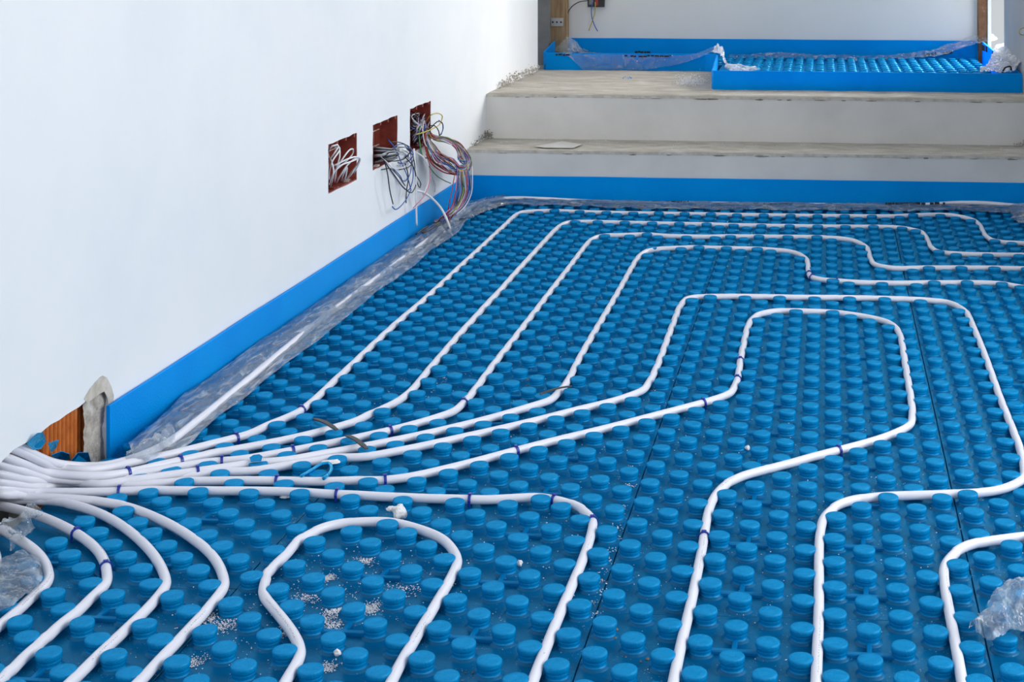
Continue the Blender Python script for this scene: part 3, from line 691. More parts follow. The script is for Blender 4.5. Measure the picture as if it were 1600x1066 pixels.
pipes = {
'outermost white pipe, turning right in the row next to the long blue strip':
 [(-60, 672, .075), (-8, 692, .065), (32, 706, .056), (65, 721, .05), (94, 731, .045), (131, 735, .040), (169, 731, .034), (206, 723, .028), (244, 715, .022), (281, 708.5, .018), (327, 697.5), (370, 686.6), (400, 675.5), (437, 660.5), (456, 650), (473, 639.5), (494, 624), (516, 600), (539, 579.5), (572.5, 546), (610, 510), (662, 469), (711, 423), (752.5, 384.5), (773.5, 363.5), (788.5, 350), (796, 341.5), (806.5, 334.5), (817, 331), (830, 330), (865, 330.5), (950, 333.5), (1100, 335.5), (1250, 337.5), (1360, 338.5), (1397, 339), (1427, 336.8), (1450, 335.5), (1480, 335.7), (1502, 338.3), (1525, 344.8), (1532, 351.5), (1535, 358.5), (1536, 365), (1541, 372.5), (1552, 378), (1573, 380.3), (1600, 380.5), (1680, 381)],
'white pipe second from the outermost, turning right in the second row':
 [(-60, 692, .085), (-8, 709, .070), (11, 716, .058), (37.5, 726, .05), (75, 739, .042), (131, 744, .036), (169, 743, .030), (206, 737.5, .024), (245, 728.5, .020), (280, 721, .016), (336, 708.5), (400, 697.8), (475, 682.8), (512, 672.5), (550, 661), (602, 640.5), (625, 627.5), (644, 612), (667, 581), (684, 562), (702, 540), (718.5, 520), (742.5, 495), (759, 475.5), (780, 455.5), (796, 436), (812.5, 417), (832, 396), (850, 376), (863.5, 361.5), (874, 352.5), (887.5, 347.5), (910, 346.5), (955, 348), (1000, 349.5), (1120, 351.7), (1210, 353.8), (1300, 355), (1360, 354.8), (1396, 354.8), (1420, 357.8), (1440, 364), (1449, 372), (1451, 381), (1455, 390), (1465, 395.3), (1487, 397.2), (1525, 397.5), (1600, 398.3), (1680, 400)],
'white pipe third from the outermost, turning right in the third row':
 [(-60, 710, .07), (-8, 724, .058), (30, 735, .044), (75, 747, .034), (131, 751, .026), (177, 746, .022), (200, 742, .02), (250, 735, .018), (300, 729.5, .016), (348, 722), (400, 715.6), (475, 701.6), (531, 691), (569, 682.5), (616, 672.5), (660, 661), (681, 655), (705, 644), (722, 632.5), (738, 614), (750, 598), (762, 580), (775.5, 561.5), (801, 531), (822, 503.5), (837, 485), (853, 463), (874, 437), (892, 413), (907, 392), (916, 380), (925, 373), (946, 368), (970, 367.5), (1000, 367.5), (1060, 369), (1120, 370), (1210, 370.5), (1270, 370.8), (1300, 371.5), (1330, 374.5), (1349, 381.3), (1356.5, 389.5), (1358.5, 402), (1362, 410), (1370, 416.3), (1390, 419.3), (1450, 419.3), (1540, 418.5), (1600, 420), (1680, 421)],
'white pipe fourth from the outermost, turning right in the fourth row':
 [(-60, 728, .06), (-8, 739, .045), (40, 749, .034), (94, 756, .026), (160, 757, .022), (220, 748, .020), (280, 741, .018), (350, 732, .018), (400, 725, .018), (437, 721, .016), (494, 712.5), (550, 703), (587, 695), (644, 683.8), (700, 671), (750, 659), (800, 645), (831, 634.5), (855, 625.5), (878, 610), (888, 597), (899, 571), (921, 530), (945, 491), (959.5, 466), (977.5, 433), (989.5, 410), (1000, 397), (1012, 391.5), (1030, 388.5), (1060, 387.5), (1120, 388.8), (1187, 390.3), (1225, 391.3), (1244.5, 395), (1258, 400.8), (1263, 409), (1262.5, 419.5), (1262, 428.5), (1269, 434), (1282, 438.3), (1307, 440.5), (1360, 441.7), (1412, 442.2), (1465, 443.3), (1502, 441.8), (1547, 441.8), (1570, 444.8), (1600, 450.8), (1680, 462)],
'white pipe looping round beside the right picture edge, inside the fourth one':
 [(-60, 742, .05), (-8, 752, .036), (50, 760, .028), (94, 763, .022), (150, 757, .014), (200, 749, .014), (300, 744, .014), (400, 733.5), (475, 724), (531, 717), (587, 711), (644, 701.6), (700, 689), (800, 667), (850, 655), (900, 641), (960, 628.5), (985, 620.5), (1003, 609), (1014, 597), (1022, 582), (1030, 565), (1037, 545), (1045, 520), (1053, 498), (1058, 482), (1064, 471), (1074, 465.5), (1090, 463.5), (1150, 462.5), (1250, 464), (1350, 465), (1450, 468.5), (1487, 473), (1505, 482), (1515, 497), (1522, 514), (1531, 535), (1541, 561), (1552, 592), (1562, 621), (1575, 653), (1586, 680), (1596, 705), (1601, 730), (1596, 751), (1580, 764), (1550, 771), (1500, 774.5), (1450, 774.5), (1375, 775), (1330, 779.5), (1300, 790.5), (1284, 810.5), (1279, 843), (1279.5, 883), (1279.5, 958), (1277.5, 1013), (1275, 1066), (1271, 1180)],
'white pipe with a square bend at the centre and long return to the bottom':
 [(-60, 756, .03), (-8, 762, .022), (50, 766, .018), (94, 767, .012), (150, 763, .011), (200, 759), (300, 753), (400, 750), (525, 753), (600, 753), (650, 746.5), (700, 733), (750, 720.5), (800, 706), (875, 687), (950, 669.5), (1030, 648), (1072, 637.5), (1104, 629.5), (1125, 623), (1141, 615), (1150, 604), (1154, 590), (1156, 566), (1160, 547), (1164, 527), (1167, 510), (1172, 499), (1181, 491.5), (1195, 487.5), (1217, 485.2), (1250, 485.8), (1285, 487.8), (1315, 489.8), (1345, 492.8), (1372, 498), (1392, 504), (1403, 512), (1408, 524), (1411, 546), (1415, 573), (1420, 602), (1425, 632), (1427, 650), (1423, 664), (1410, 675), (1375, 688), (1315, 703), (1250, 718), (1190, 733), (1150, 745), (1125, 759), (1110, 778), (1103, 808), (1100, 843), (1090, 893), (1079, 948), (1066, 998), (1052, 1066), (1030, 1180)],
'white pipe leaving the bundle lowest and bending down at the centre bottom':
 [(-60, 768, .02), (0, 772, .016), (60, 774.5, .014), (100, 774), (200, 770.5), (300, 768.5), (400, 767), (500, 769), (550, 772), (650, 778), (735, 779), (800, 778.5), (860, 779.5), (893, 785), (918, 797), (928, 815), (923, 843), (910, 878), (895, 913), (875, 958), (855, 1008), (833, 1063), (790, 1180)],
'closed white pipe loop standing alone at the bottom left of centre':
 [(396, 1180), (447, 1062), (465, 1040), (474, 1024), (474, 1009), (467, 994), (452, 977), (435, 958.5), (417, 934), (407.5, 914), (409, 899), (422, 884), (447, 860), (457, 847), (480, 833), (514, 818.8), (552, 814), (580, 815), (607, 817), (635, 820), (663, 826), (690, 837), (710, 852), (719, 868), (717, 882), (710, 895), (698.8, 915), (683.8, 940), (666.9, 965), (653.8, 987.5), (638.8, 1012), (623.8, 1036), (614, 1059), (560, 1180)],
'outer of the two white pipes swinging down left of the closed loop':
 [(-60, 779, .03), (0, 777.5, .024), (50, 777.5, .020), (100, 779, .016), (150, 781, .016), (200, 791), (250, 811), (300, 837), (338, 868), (351, 897), (343, 928), (310, 968), (270, 1008), (216, 1063), (100, 1180)],
'inner of the two white pipes swinging down left of the closed loop':
 [(-60, 783, .02), (0, 781.5, .016), (50, 781, .013), (90, 783, .012), (128, 790, .012), (175, 809), (215, 838), (248, 873), (260, 903), (250, 933), (210, 973), (165, 1013), (112, 1063), (-10, 1180)],
'white pipe with two blue clips curving near the left picture edge':
 [(-60, 778, .03), (0, 790.5, .02), (40, 798, .016), (90, 818), (130, 838), (158, 858), (170.5, 883), (164, 908), (135, 938), (85, 978), (40, 1018), (0, 1055.5), (-110, 1160)],
'white pipe curving over the crumpled film at the left picture edge':
 [(-60, 800, .03), (0, 825.5, .022), (30, 843, .018), (60, 861), (79, 883), (79, 903), (60, 924), (25, 953), (0, 975.5), (-110, 1075)],
'end of a white pipe bend cut by the left picture edge':
 [(-90, 815, .02), (-30, 840), (-2, 860), (3, 876), (-2, 893), (-50, 930), (-110, 985)],
'white pipe bend entering from the right picture edge at the bottom':
 [(1680, 838), (1600, 841), (1550, 843), (1515, 848), (1489, 860), (1475, 878), (1471.5, 896), (1475, 920), (1482, 950), (1489.5, 988), (1495, 1016), (1502, 1058), (1522, 1180)],
'white pipe along the left wall under the clear film':
 [(-60, 650, .08), (-6, 677, .07), (30, 697, .06), (60, 714, .05), (90, 725, .045), (130, 729, .036), (165, 727.5, .032), (200, 719, .03), (240, 704, .03), (270, 687, .03), (300, 664, .028), (350, 624, .026), (400, 583, .026), (437, 552, .026), (475, 521, .026), (512, 491, .026), (550, 462.5, .026), (587, 436, .026), (625, 407.5, .026), (662, 380, .026), (700, 350.5, .026), (724, 332, .026), (750, 318, .027), (775, 312, .027), (805, 310, .028), (845, 311, .028), (920, 315, .022), (1000, 317, .020), (1200, 320, .020), (1395, 322, .022), (1450, 320, .028), (1500, 316, .034), (1540, 316.5, .034), (1580, 321, .03), (1680, 328, .02)],
}
SAMP = []
for lb, pts in pipes.items():
    P = px_path(pts, Zp)
    # keep every run inside the floor in front of the long strip
    for p in P:
        if p.x > -1.3 and p.y > risery(p.x)-.022: p.y = risery(p.x)-.022
    S = relax(spline(P, .008)); squash(S)
    o, S = tube('heating_pipe', S, PR, M['pipe'], 14, None, .010, raw=True)
    tag(o, lb, 'pipe', 'white heating pipes')
    SAMP.append((lb, S))

# ------------------------------------------------------------------ blue pipe clips
clips = [(200, 733, 'large dark blue clip at the left end of the bundle'), (177, 748, 'tiny dark blue clip under the bundle, left'), (279.5, 721.5, 'dark blue clip on the second pipe near the film'), (308, 738, 'dark blue clip between third and fourth pipe'),
 (348, 722.5, 'dark blue clip on the third pipe right of the bundle start'), (369.5, 687.5, 'dark blue clip on the outermost pipe where it leaves the bundle'), (469, 641, 'dark blue clip on the outermost pipe at its bend'), (457, 705, 'dark blue clip on the third pipe left of the grey straps'),
 (434, 747, 'dark blue clip on the square-bend pipe, left of centre'), (608, 674, 'dark blue clip on the third pipe right of the grey straps'), (604, 751.5, 'dark blue clip on the square-bend pipe where it starts rising'), (726, 630, 'dark blue clip on the third pipe at its bend'),
 (524, 770.5, 'dark blue clip on the lowest bundle pipe above the closed loop'), (735, 778.5, 'dark blue clip on the lowest bundle pipe right of the closed loop'), (185, 770, 'dark blue clip on the lowest bundle pipe, far left'), (804, 704.5, 'dark blue clip on the square-bend pipe below picture centre'),
 (120, 834, 'dark blue clip on the left pipe, upper of two'), (171, 885, 'dark blue clip on the left pipe, lower of two'), (865, 779.5, 'dark blue clip just before the centre bottom pipe bends'), (928, 816, 'dark blue clip at the bend of the centre bottom pipe'),
 (1100, 841, 'dark blue clip on the long return pipe near the bottom'), (1312, 703.5, 'dark blue clip on the long return pipe right of centre'), (1098, 630.5, 'dark blue clip before the square bend'), (1154, 593, 'dark blue clip above the square bend, lower of two'), (1156, 565, 'dark blue clip above the square bend, upper of two'),
 (1262.5, 429, 'small blue clip far back on the fourth pipe, left of three'), (1269, 434, 'small blue clip far back on the fourth pipe, middle of three'), (1310, 440.7, 'small blue clip far back on the fourth pipe, right of three')]
allS = [(S, i) for _, S in SAMP for i in range(1, len(S)-1)]
def proj(P):
    dx, dy = P.x-CAMX, P.y-CAMY; xc = c_*dx-s_*dy; zc = s_*dx+c_*dy
    return CX+F*xc/zc, HY+F*(CAMZ-P.z)/zc
PX = [proj(S[i]) for S, i in allS]
for (x, y, lb) in clips:
    j = min(range(len(allS)), key=lambda k: (PX[k][0]-x)**2+(PX[k][1]-y)**2)
    S, i = allS[j]; p = S[i]; t = (S[i+1]-S[i-1]); rz = math.atan2(t.y, t.x)
    e = empty('pipe_clip', p, rz); tag(e, lb, 'pipe clip', 'blue pipe clips')
    n = 12; vs, fs = [], []
    for k in range(n+1):
        a = math.radians(-35+250*k/n)
        for (r, xx) in ((PR+.0003, -.0026), (PR+.0003, .0026), (PR+.0022, .0026), (PR+.0022, -.0026)): vs.append((xx, r*math.cos(a), r*math.sin(a)))
    for k in range(n):
        for q in range(4): fs.append((k*4+q, k*4+(q+1) % 4, k*4+4+(q+1) % 4, k*4+4+q))
    fs += [(3, 2, 1, 0), tuple(n*4+q for q in range(4))]
    link('band', mesh('band', vs, fs, M['clip']), e)
    zb = -p.z+.001
    for sd in (-1, 1):
        link('prong', bev(mesh('prong', *box_vf(-.0026, .0026, min(sd*.0078, sd*.0102), max(sd*.0078, sd*.0102), zb, -.003), M['clip']), .0006, 1), e)
    link('head', bev(mesh('head', *box_vf(-.0035, .0035, -.0045, .0045, PR+.001, PR+.0038), M['clip']), .001, 1), e)

# ------------------------------------------------------------------ dark grey straps lying over pipes
def strap(a, b, z, wd, lb, bow=.004):
    A, B = at(*a, z), at(*b, z); d = (B-A).normalized(); n_ = Vector((-d.y, d.x, 0)); vs, fs = [], []; n = 14
    for k in range(n+1):
        t = k/n; p = A.lerp(B, t)+Vector((0, 0, bow*math.sin(math.pi*t))); ww = wd*(1 if .08 < t < .92 else .72)
        for s1, s2 in ((-1, 0), (1, 0), (1, 1), (-1, 1)): vs.append(p+n_*ww*s1+Vector((0, 0, .0028*s2)))
    for k in range(n):
        for q in range(4): fs.append((k*4+q, k*4+(q+1) % 4, k*4+4+(q+1) % 4, k*4+4+q)[::-1])
    fs += [(0, 1, 2, 3), tuple(n*4+q for q in (3, 2, 1, 0))]
    o = tag(link('rubber_strap', mesh('rubber_strap', vs, fs, M['strap'])), lb, 'strap', 'grey straps'); return o
strap((490, 655.5), (526, 672.5), .026, .0052, 'flat dark grey strap across the second pipe')
strap((542, 682), (573, 702.5), .026, .0052, 'flat dark grey strap across the fourth pipe, below the other one')
strap((844, 617), (893, 604.5), .026, .0026, 'thin blackish strip lying over the fourth pipe at its bend', .003)

# ------------------------------------------------------------------ lumps, scraps, grit, crumbs
def lump(name, p, sx, sy, sz, m, lb, seed, cat, rz=0):
    bm = bmesh.new(); bmesh.ops.create_icosphere(bm, subdivisions=3, radius=1)
    for v in bm.verts:
        n = 1+.45*noise.noise(v.co*1.3+Vector((seed, 0, 0)))+.18*noise.noise(v.co*4+Vector((seed, 5, 0)))
        v.co = Vector((v.co.x*sx, v.co.y*sy, v.co.z*sz))*n
    me = bpy.data.meshes.new(name); bm.to_mesh(me); bm.free(); me.materials.append(m)
    o = link(name, me, None, p); o.rotation_euler = (0, 0, rz); return tag(o, lb, cat)
lump('plaster_lump', at(624, 802, .015)+Vector((0, 0, .002)), .013, .010, .014, M['white_lump'], 'white chunk of plaster above the closed pipe loop', 3, 'rubble', .4)
lump('plaster_lump', at(611, 795, .018), .009, .006, .004, M['white_lump'], 'thin flake leaning from the white plaster chunk', 8, 'rubble', .1)
lump('plaster_lump', at(1168, 700, .006), .005, .004, .005, M['white_lump'], 'small white plaster crumb right of centre', 11, 'rubble')
lump('plaster_lump', at(812, 880, .006), .005, .005, .005, M['white_lump'], 'small white plaster crumb left of the centre bottom pipe', 12, 'rubble')
lump('plaster_lump', at(527, 1020, .005), .005, .004, .005, M['white_lump'], 'small white plaster crumb at the bottom beside the closed loop', 13, 'rubble')
lump('plaster_lump', at(67, 707, .045), .012, .016, .012, M['white_lump'], 'white plaster chunk behind the bundle in the broken corner', 15, 'rubble')
lump('plaster_lump', at(516, 722, .022), .02, .008, .004, M['white_lump'], 'white film shred under the fifth pipe left of centre', 17, 'scrap', .4)
lump('plaster_lump', at(450, 776, .004), .014, .004, .003, M['white_lump'], 'white shred lying below the lowest bundle pipe', 18, 'scrap', .4)
def shred(pts, z0, m, lb, thick=.0015, seed=0):
    random.seed(seed); P = [onW(x, y, (z-.06)*.6-.004) if x < 150 else at(x, y, z) for x, y, z in pts]; n = len(P)
    v = P+[p+Vector((0, 0, thick)) for p in P]
    return tag(link('blue_shred', mesh('blue_shred', v, [tuple(range(n)), tuple(range(2*n-1, n-1, -1))]+[(i, (i+1) % n, (i+1) % n+n, i+n) for i in range(n)], m)), lb, 'scrap', 'blue plastic shreds')
shred(((110, 722, .06), (122, 708, .07), (138, 708, .072), (142, 722, .06), (146, 729, .05), (128, 729, .05)), 0, M['stud'], 'bright blue plastic shred leaning on the grey mortar column')
shred(((42, 694, .07), (58, 678, .09), (68, 677, .09), (72, 690, .075), (64, 702, .065), (52, 703, .06)), 0, M['stud'], 'blue plastic shred in the tip of the broken corner')
shred(((75, 694, .08), (86, 690, .085), (92, 688, .09), (88, 700, .07), (80, 708, .06)), 0, M['stud'], 'small blue plastic shred against the orange brick')
shred(((80, 712, .055), (96, 706, .06), (108, 710, .06), (110, 718, .05), (92, 722, .048)), 0, M['stud'], 'blue plastic shred lying below the orange brick')
shred(((390, 716, .028), (396, 712, .03), (405, 711, .03), (410, 714, .03), (408, 721, .026), (392, 722, .026)), 0, M['stud'], 'pale blue shred stuck on the third pipe')
o, _ = tube('blue_band', [at(470, 745, .022), at(490, 733, .026), at(503, 725, .03), at(513, 724, .03), at(518, 731, .028), at(514, 741, .024), at(505, 748, .022)], .0035, M['stud'], 6); tag(o, 'torn blue plastic band looping round two studs below the fifth pipe', 'scrap')

def scatter(name, n, centers, spread, sz, m, lb, seed, cat='grit', z=.001):
    random.seed(seed); vs, fs = [], []
    for k in range(n):
        c0 = random.choice(centers); g = c0[2] if len(c0) > 2 else spread
        p = at(c0[0], c0[1], 0)+Vector((random.gauss(0, g), random.gauss(0, g*1.3), z))
        if p.x < stripx(p.y)+.01 or p.y > risery(p.x)-.02: continue
        s = random.uniform(.35, 1)**2*sz+.0004; b = len(vs)
        a = random.random()*6
        for q in ((math.cos(a), math.sin(a), 0), (-math.sin(a), math.cos(a), 0), (-math.cos(a), -math.sin(a), 0), (math.sin(a), -math.cos(a), 0), (0, 0, .8)): vs.append(p+Vector(q)*s*random.uniform(.6, 1.2))
        fs += [tuple(b+i for i in q) for q in ((0, 1, 4), (1, 2, 4), (2, 3, 4), (3, 0, 4))]
    return tag(link(name, mesh(name, vs, fs, m)), lb, cat, kind='stuff')
scatter('white_grit', 3400, [(513, 904, .006), (570, 877, .008), (580, 953, .010), (580, 950, .007), (523, 953, .007), (511, 967, .008), (520, 978, .008), (350, 978, .012), (328, 967, .008), (446, 989, .008), (513, 1045, .007), (304, 1036, .007), (480, 934, .010), (630, 924, .013), (560, 920, .09), (500, 900, .06), (350, 1000, .06), (640, 880, .08)], .04, .0014, M['dust'], 'white plaster grit scattered inside the closed pipe loop', 31)
scatter('white_grit', 2200, [(960, 420, .06), (980, 450, .08), (930, 470, .06), (900, 520, .08), (880, 560, .08), (1010, 560, .3), (1100, 800, .3), (800, 700, .3), (1000, 900, .25), (900, 740, .12), (1320, 720, .25), (1450, 850, .25), (650, 620, .1), (670, 600, .05), (1200, 850, .2)], .04, .0013, M['dust'], 'fine white grit scattered between the studs', 32)
scatter('seam_grit', 500, [(925+ (1040-925)*t, 960-(960-560)*t, .006) for t in [k/24 for k in range(25)]], .004, .0016, M['dust'], 'white grit lodged along the seam between two panel rows', 33)
scatter('brown_crumbs', 26, [(955, 996, .008), (965, 990, .01), (995, 1028, .012), (700, 1030, .012), (730, 1050, .012), (820, 598, .02), (1055, 595, .01)], .01, .0042, M['crumb'], 'brown clay crumbs lying between studs', 34)

# ------------------------------------------------------------------ clear film
def film(name, A, B, na, nb, m, lb, prof=None, amp=.004, seed=0, sc=30, cat='film', aniso=(1, 1)):
    # ruled sheet between two world curves with crumpling
    def res(P, n):
        S = spline(P, .01); L = [0]
        for i in range(1, len(S)): L.append(L[-1]+(S[i]-S[i-1]).length)
        out = []; j = 0
        for k in range(n+1):
            t = L[-1]*k/n
            while j < len(L)-2 and L[j+1] < t: j += 1
            out.append(S[j].lerp(S[j+1], (t-L[j])/max(1e-9, L[j+1]-L[j])))
        return out
    a, b = res(A, na), res(B, na); vs, fs = [], []
    for i in range(na+1):
        for j in range(nb+1):
            t = j/nb; p = a[i].lerp(b[i], t); q = Vector((p.x*sc*aniso[0], p.y*sc*aniso[1], p.z*sc+seed))
            n1 = noise.noise(q)+.6*abs(noise.noise(q*2.3))+.35*noise.noise(q*5.1)
            n2 = noise.noise(q+Vector((9, 3, 1)))
            h = (prof(t, i/na) if prof else 0)
            ed = 1 if j in (0, nb) else .3
            p = p+Vector((n2*amp*.8, n2*amp*.6*ed, h+n1*amp)); vs.append(p)
    for i in range(na):
        for j in range(nb):
            k = i*(nb+1)+j; fs.append((k, k+1, k+nb+2, k+nb+1))
    return tag(link(name, mesh(name, vs, fs, m, True)), lb, cat)
U = [(196, 700), (225, 672), (260, 642), (300, 609), (350, 573), (400, 536), (450, 493), (500, 458), (560, 421), (620, 384), (680, 346), (730, 316), (790, 303)]
Lw = [(212, 719), (250, 712), (290, 698), (322, 668), (350, 646), (382, 622), (415, 594), (450, 566), (490, 538), (535, 500), (576, 466), (612, 440), (640, 420), (677, 390), (715, 362), (738, 338), (795, 318)]
def fprof(t, s): return .014*math.sin(math.pi*min(1, t*1.4))*(1-.4*s)
A = [at(x, y, .030) for x, y in U]
for p in A: p.x = max(p.x, stripx(p.y)+.006)
film('clear_film', A, [at(x, y, .0245) for x, y in Lw], 260, 22, M['film'], 'long crumpled clear film along the foot of the left wall', fprof, .0045, 1, 16, aniso=(2.0, .35))
film('clear_film', [at(200, 712, .045), at(230, 690, .06), at(262, 668, .05)], [at(196, 722, .03), at(240, 716, .03), at(275, 690, .03)], 40, 14, M['film_milky'], 'bunched clear film end beside the mortar column', lambda t, s: .014*math.sin(3.14*t), .010, 5, 40)
film('clear_film', [at(x, y, .026) for x, y in ((700, 352), (780, 312), (850, 311.5), (1000, 314), (1200, 316.5), (1400, 318), (1500, 318.5), (1640, 325))], [at(x, y, .024) for x, y in ((735, 340), (795, 321), (850, 321), (1000, 326), (1200, 328), (1400, 329), (1500, 330), (1640, 336))], 260, 8, M['film_milky'], 'narrow crumpled film along the long blue strip at the lower step', lambda t, s: .008*math.sin(3.14*t), .006, 7, 26, aniso=(.6, 1.5))
film('clear_film', [at(1572, 322, .03), at(1600, 318, .04), at(1660, 322, .04)], [at(1580, 340, .024), at(1597, 350, .024), at(1660, 362, .024)], 24, 16, M['film_milky'], 'film corner folded over the studs at the right picture edge', lambda t, s: .008*math.sin(3.14*t), .008, 9, 30)
film('clear_film', [at(-60, 905, .03), at(0, 872, .03), at(30, 863, .03), at(52, 868, .028), at(66, 885, .026)], [at(-60, 990, .026), at(-10, 965, .026), at(15, 948, .026), at(45, 930, .026), at(68, 905, .025)], 50, 40, M['film_milky'], 'crumpled clear bag over studs at the left picture edge', lambda t, s: .006*math.sin(3.14*t), .008, 12, 34)
film('clear_film', [at(2, 826, .05), at(12, 808, .05), at(28, 812, .05), at(52, 782, .06)], [at(22, 858, .03), at(30, 850, .03), at(45, 838, .03), at(62, 800, .05)], 40, 14, M['film_milky'], 'torn clear film scraps between the two left pipes', None, .012, 15, 50)
film('clear_film', [at(1516, 984, .035), at(1540, 958, .04), at(1558, 922, .05), at(1578, 908, .06), at(1600, 906, .06), at(1660, 915, .05)], [at(1526, 992, .026), at(1550, 1000, .026), at(1575, 992, .026), at(1600, 984, .03), at(1625, 980, .03), at(1660, 975, .03)], 60, 44, M['film'], 'clear crumpled bag on the studs at the lower right picture edge', lambda t, s: .018*math.sin(3.14*t), .010, 18, 30)
# landing films
f1t = [onY(x, y, LYF-.006) for x, y in ((872, 84), (900, 84.5), (960, 85), (1030, 86), (1080, 85), (1118, 72))]
f1b = [onY(x, y, LYF-.016) for x, y in ((893, 88), (912, 109), (960, 109.5), (1030, 106), (1085, 93), (1124, 75))]
film('clear_film', f1t, f1b, 120, 16, M['film_thin'], 'clear film hanging over the left landing strip', None, .004, 22, 26)
film('clear_film', [onY(866, 78, LYF+.05), onY(884, 60, LYF+.10), onY(915, 78, LYF+.4), onY(945, 83, LYF+.7)], [onY(885, 86, LYF-.008), onY(895, 84, LYF), onY(915, 85, LYF+.05), onY(935, 85, LYF+.1)], 50, 16, M['film_milky'], 'peak of clear film standing up at the landing left corner', None, .012, 25, 26)
film('clear_film', [onY(1112, 80, 5.0), onY(1121, 70, 4.9), onY(1130, 78, 4.7), onY(1140, 100, 4.45), onY(1180, 103, 4.5)], [onY(1120, 84, 5.0), onY(1125, 84, 4.85), onY(1133, 100, 4.5), onY(1140, 112, 4.36), onY(1190, 110, 4.42)], 60, 12, M['film_white'], 'white twisted film tail dropping behind the front strip corner', None, .010, 28, 30)
film('clear_film', [onY(x, y, 5.53) for x, y in ((1140, 86), (1220, 83), (1300, 86), (1400, 86), (1460, 76), (1500, 64), (1545, 48))], [onY(x, y, 5.47) for x, y in ((1140, 92), (1220, 91), (1300, 93), (1400, 92), (1470, 86), (1520, 70), (1560, 62))], 140, 10, M['film_milky'], 'clear film lying along the back of the landing and lifted at the right post', None, .008, 31, 20)
film('clear_film', [onY(1530, 112, 4.42), onY(1548, 92, 4.7), onY(1562, 70, 5.1), onY(1590, 62, 5.0)], [onY(1560, 113, 4.36), onY(1575, 112, 4.36), onY(1586, 108, 4.36), onY(1594, 100, 4.36)], 50, 30, M['film_white'], 'bunch of white film glowing in the right doorway corner of the landing', None, .016, 34, 24)
# black print and tape fragments
def blot(pts, Yf, lb):
    P = [Yf(x, y) for x, y in pts]; n = len(P); v = P+[p+Vector((0, -.001, .0006)) for p in P]
    return tag(link('black_print', mesh('black_print', v, [tuple(range(n)), tuple(range(2*n-1, n-1, -1))]+[(i, (i+1) % n, (i+1) % n+n, i+n) for i in range(n)], M['ink'])), lb, 'print', 'black printed patches')
def block_run(x0, x1, yc, h, Yf, lb, seed):
    random.seed(seed); vs, fs = [], []; x = x0
    while x < x1:
        w_ = random.uniform(3, 9); w_ = min(w_, x1-x); dy = random.uniform(-.5, .5)
        if random.random() < .85:
            P = [Yf(x, yc+dy+h/2), Yf(x+w_, yc+dy+h/2), Yf(x+w_, yc+dy-h/2), Yf(x, yc+dy-h/2)]; b = len(vs)
            vs += P+[p+Vector((0, -.0008, 0)) for p in P]; fs += [tuple(b+i for i in q) for q in ((0, 1, 2, 3), (7, 6, 5, 4), (0, 4, 5, 1), (1, 5, 6, 2), (2, 6, 7, 3), (3, 7, 4, 0))]
        x += w_+random.uniform(0, 1.2)
    return tag(link('black_print', mesh('black_print', vs, fs, M['ink'])), lb, 'print', 'black printed patches')
RY = lambda x, y: onY(x, y, risery(at(x, 318).x)-.055)
block_run(977, 1076, 315.5, 2.6, RY, 'black print on the film at the strip, left of three', 41)
block_run(1178, 1242, 318.5, 2.2, RY, 'black print on the film at the strip, middle of three', 42)
block_run(1383, 1478, 318, 3.6, RY, 'black print on the film at the strip, right of three', 43)
LF = lambda x, y: onY(x, y, 5.535)
block_run(970, 1048, 87.6, 2.4, lambda x, y: onY(x, y, LYF-.014), 'black print at the foot of the back strip, lower line', 44)
block_run(992, 1016, 81.5, 3.0, LF, 'black print at the foot of the back strip, upper line', 45)
block_run(1445, 1488, 86, 4.5, lambda x, y: onY(x, y-(x-1445)*.10, 5.50), 'black print patch at the right end of the back strip', 46)
block_run(1534, 1546, 74, 9, lambda x, y: onY(x, y+(x-1534)*.4, 5.3), 'black print on the right doorway strip, rear patch', 47)
block_run(1550, 1562, 84, 8, lambda x, y: onY(x, y+(x-1550)*.4, 5.1), 'black print on the right doorway strip, front patch', 48)
block_run(868, 890, 85.6, 2.6, lambda x, y: onY(x, y, LYF-.012), 'black print on the film at the landing left corner', 49)
o, _ = tube('black_clip', [onY(1567, 111, 4.36), onY(1570, 106, 4.36), onY(1579, 104, 4.36), onY(1580, 110, 4.36)], .004, M['black'], 6); tag(o, 'small black bracket in the film at the right end of the front strip', 'bracket')

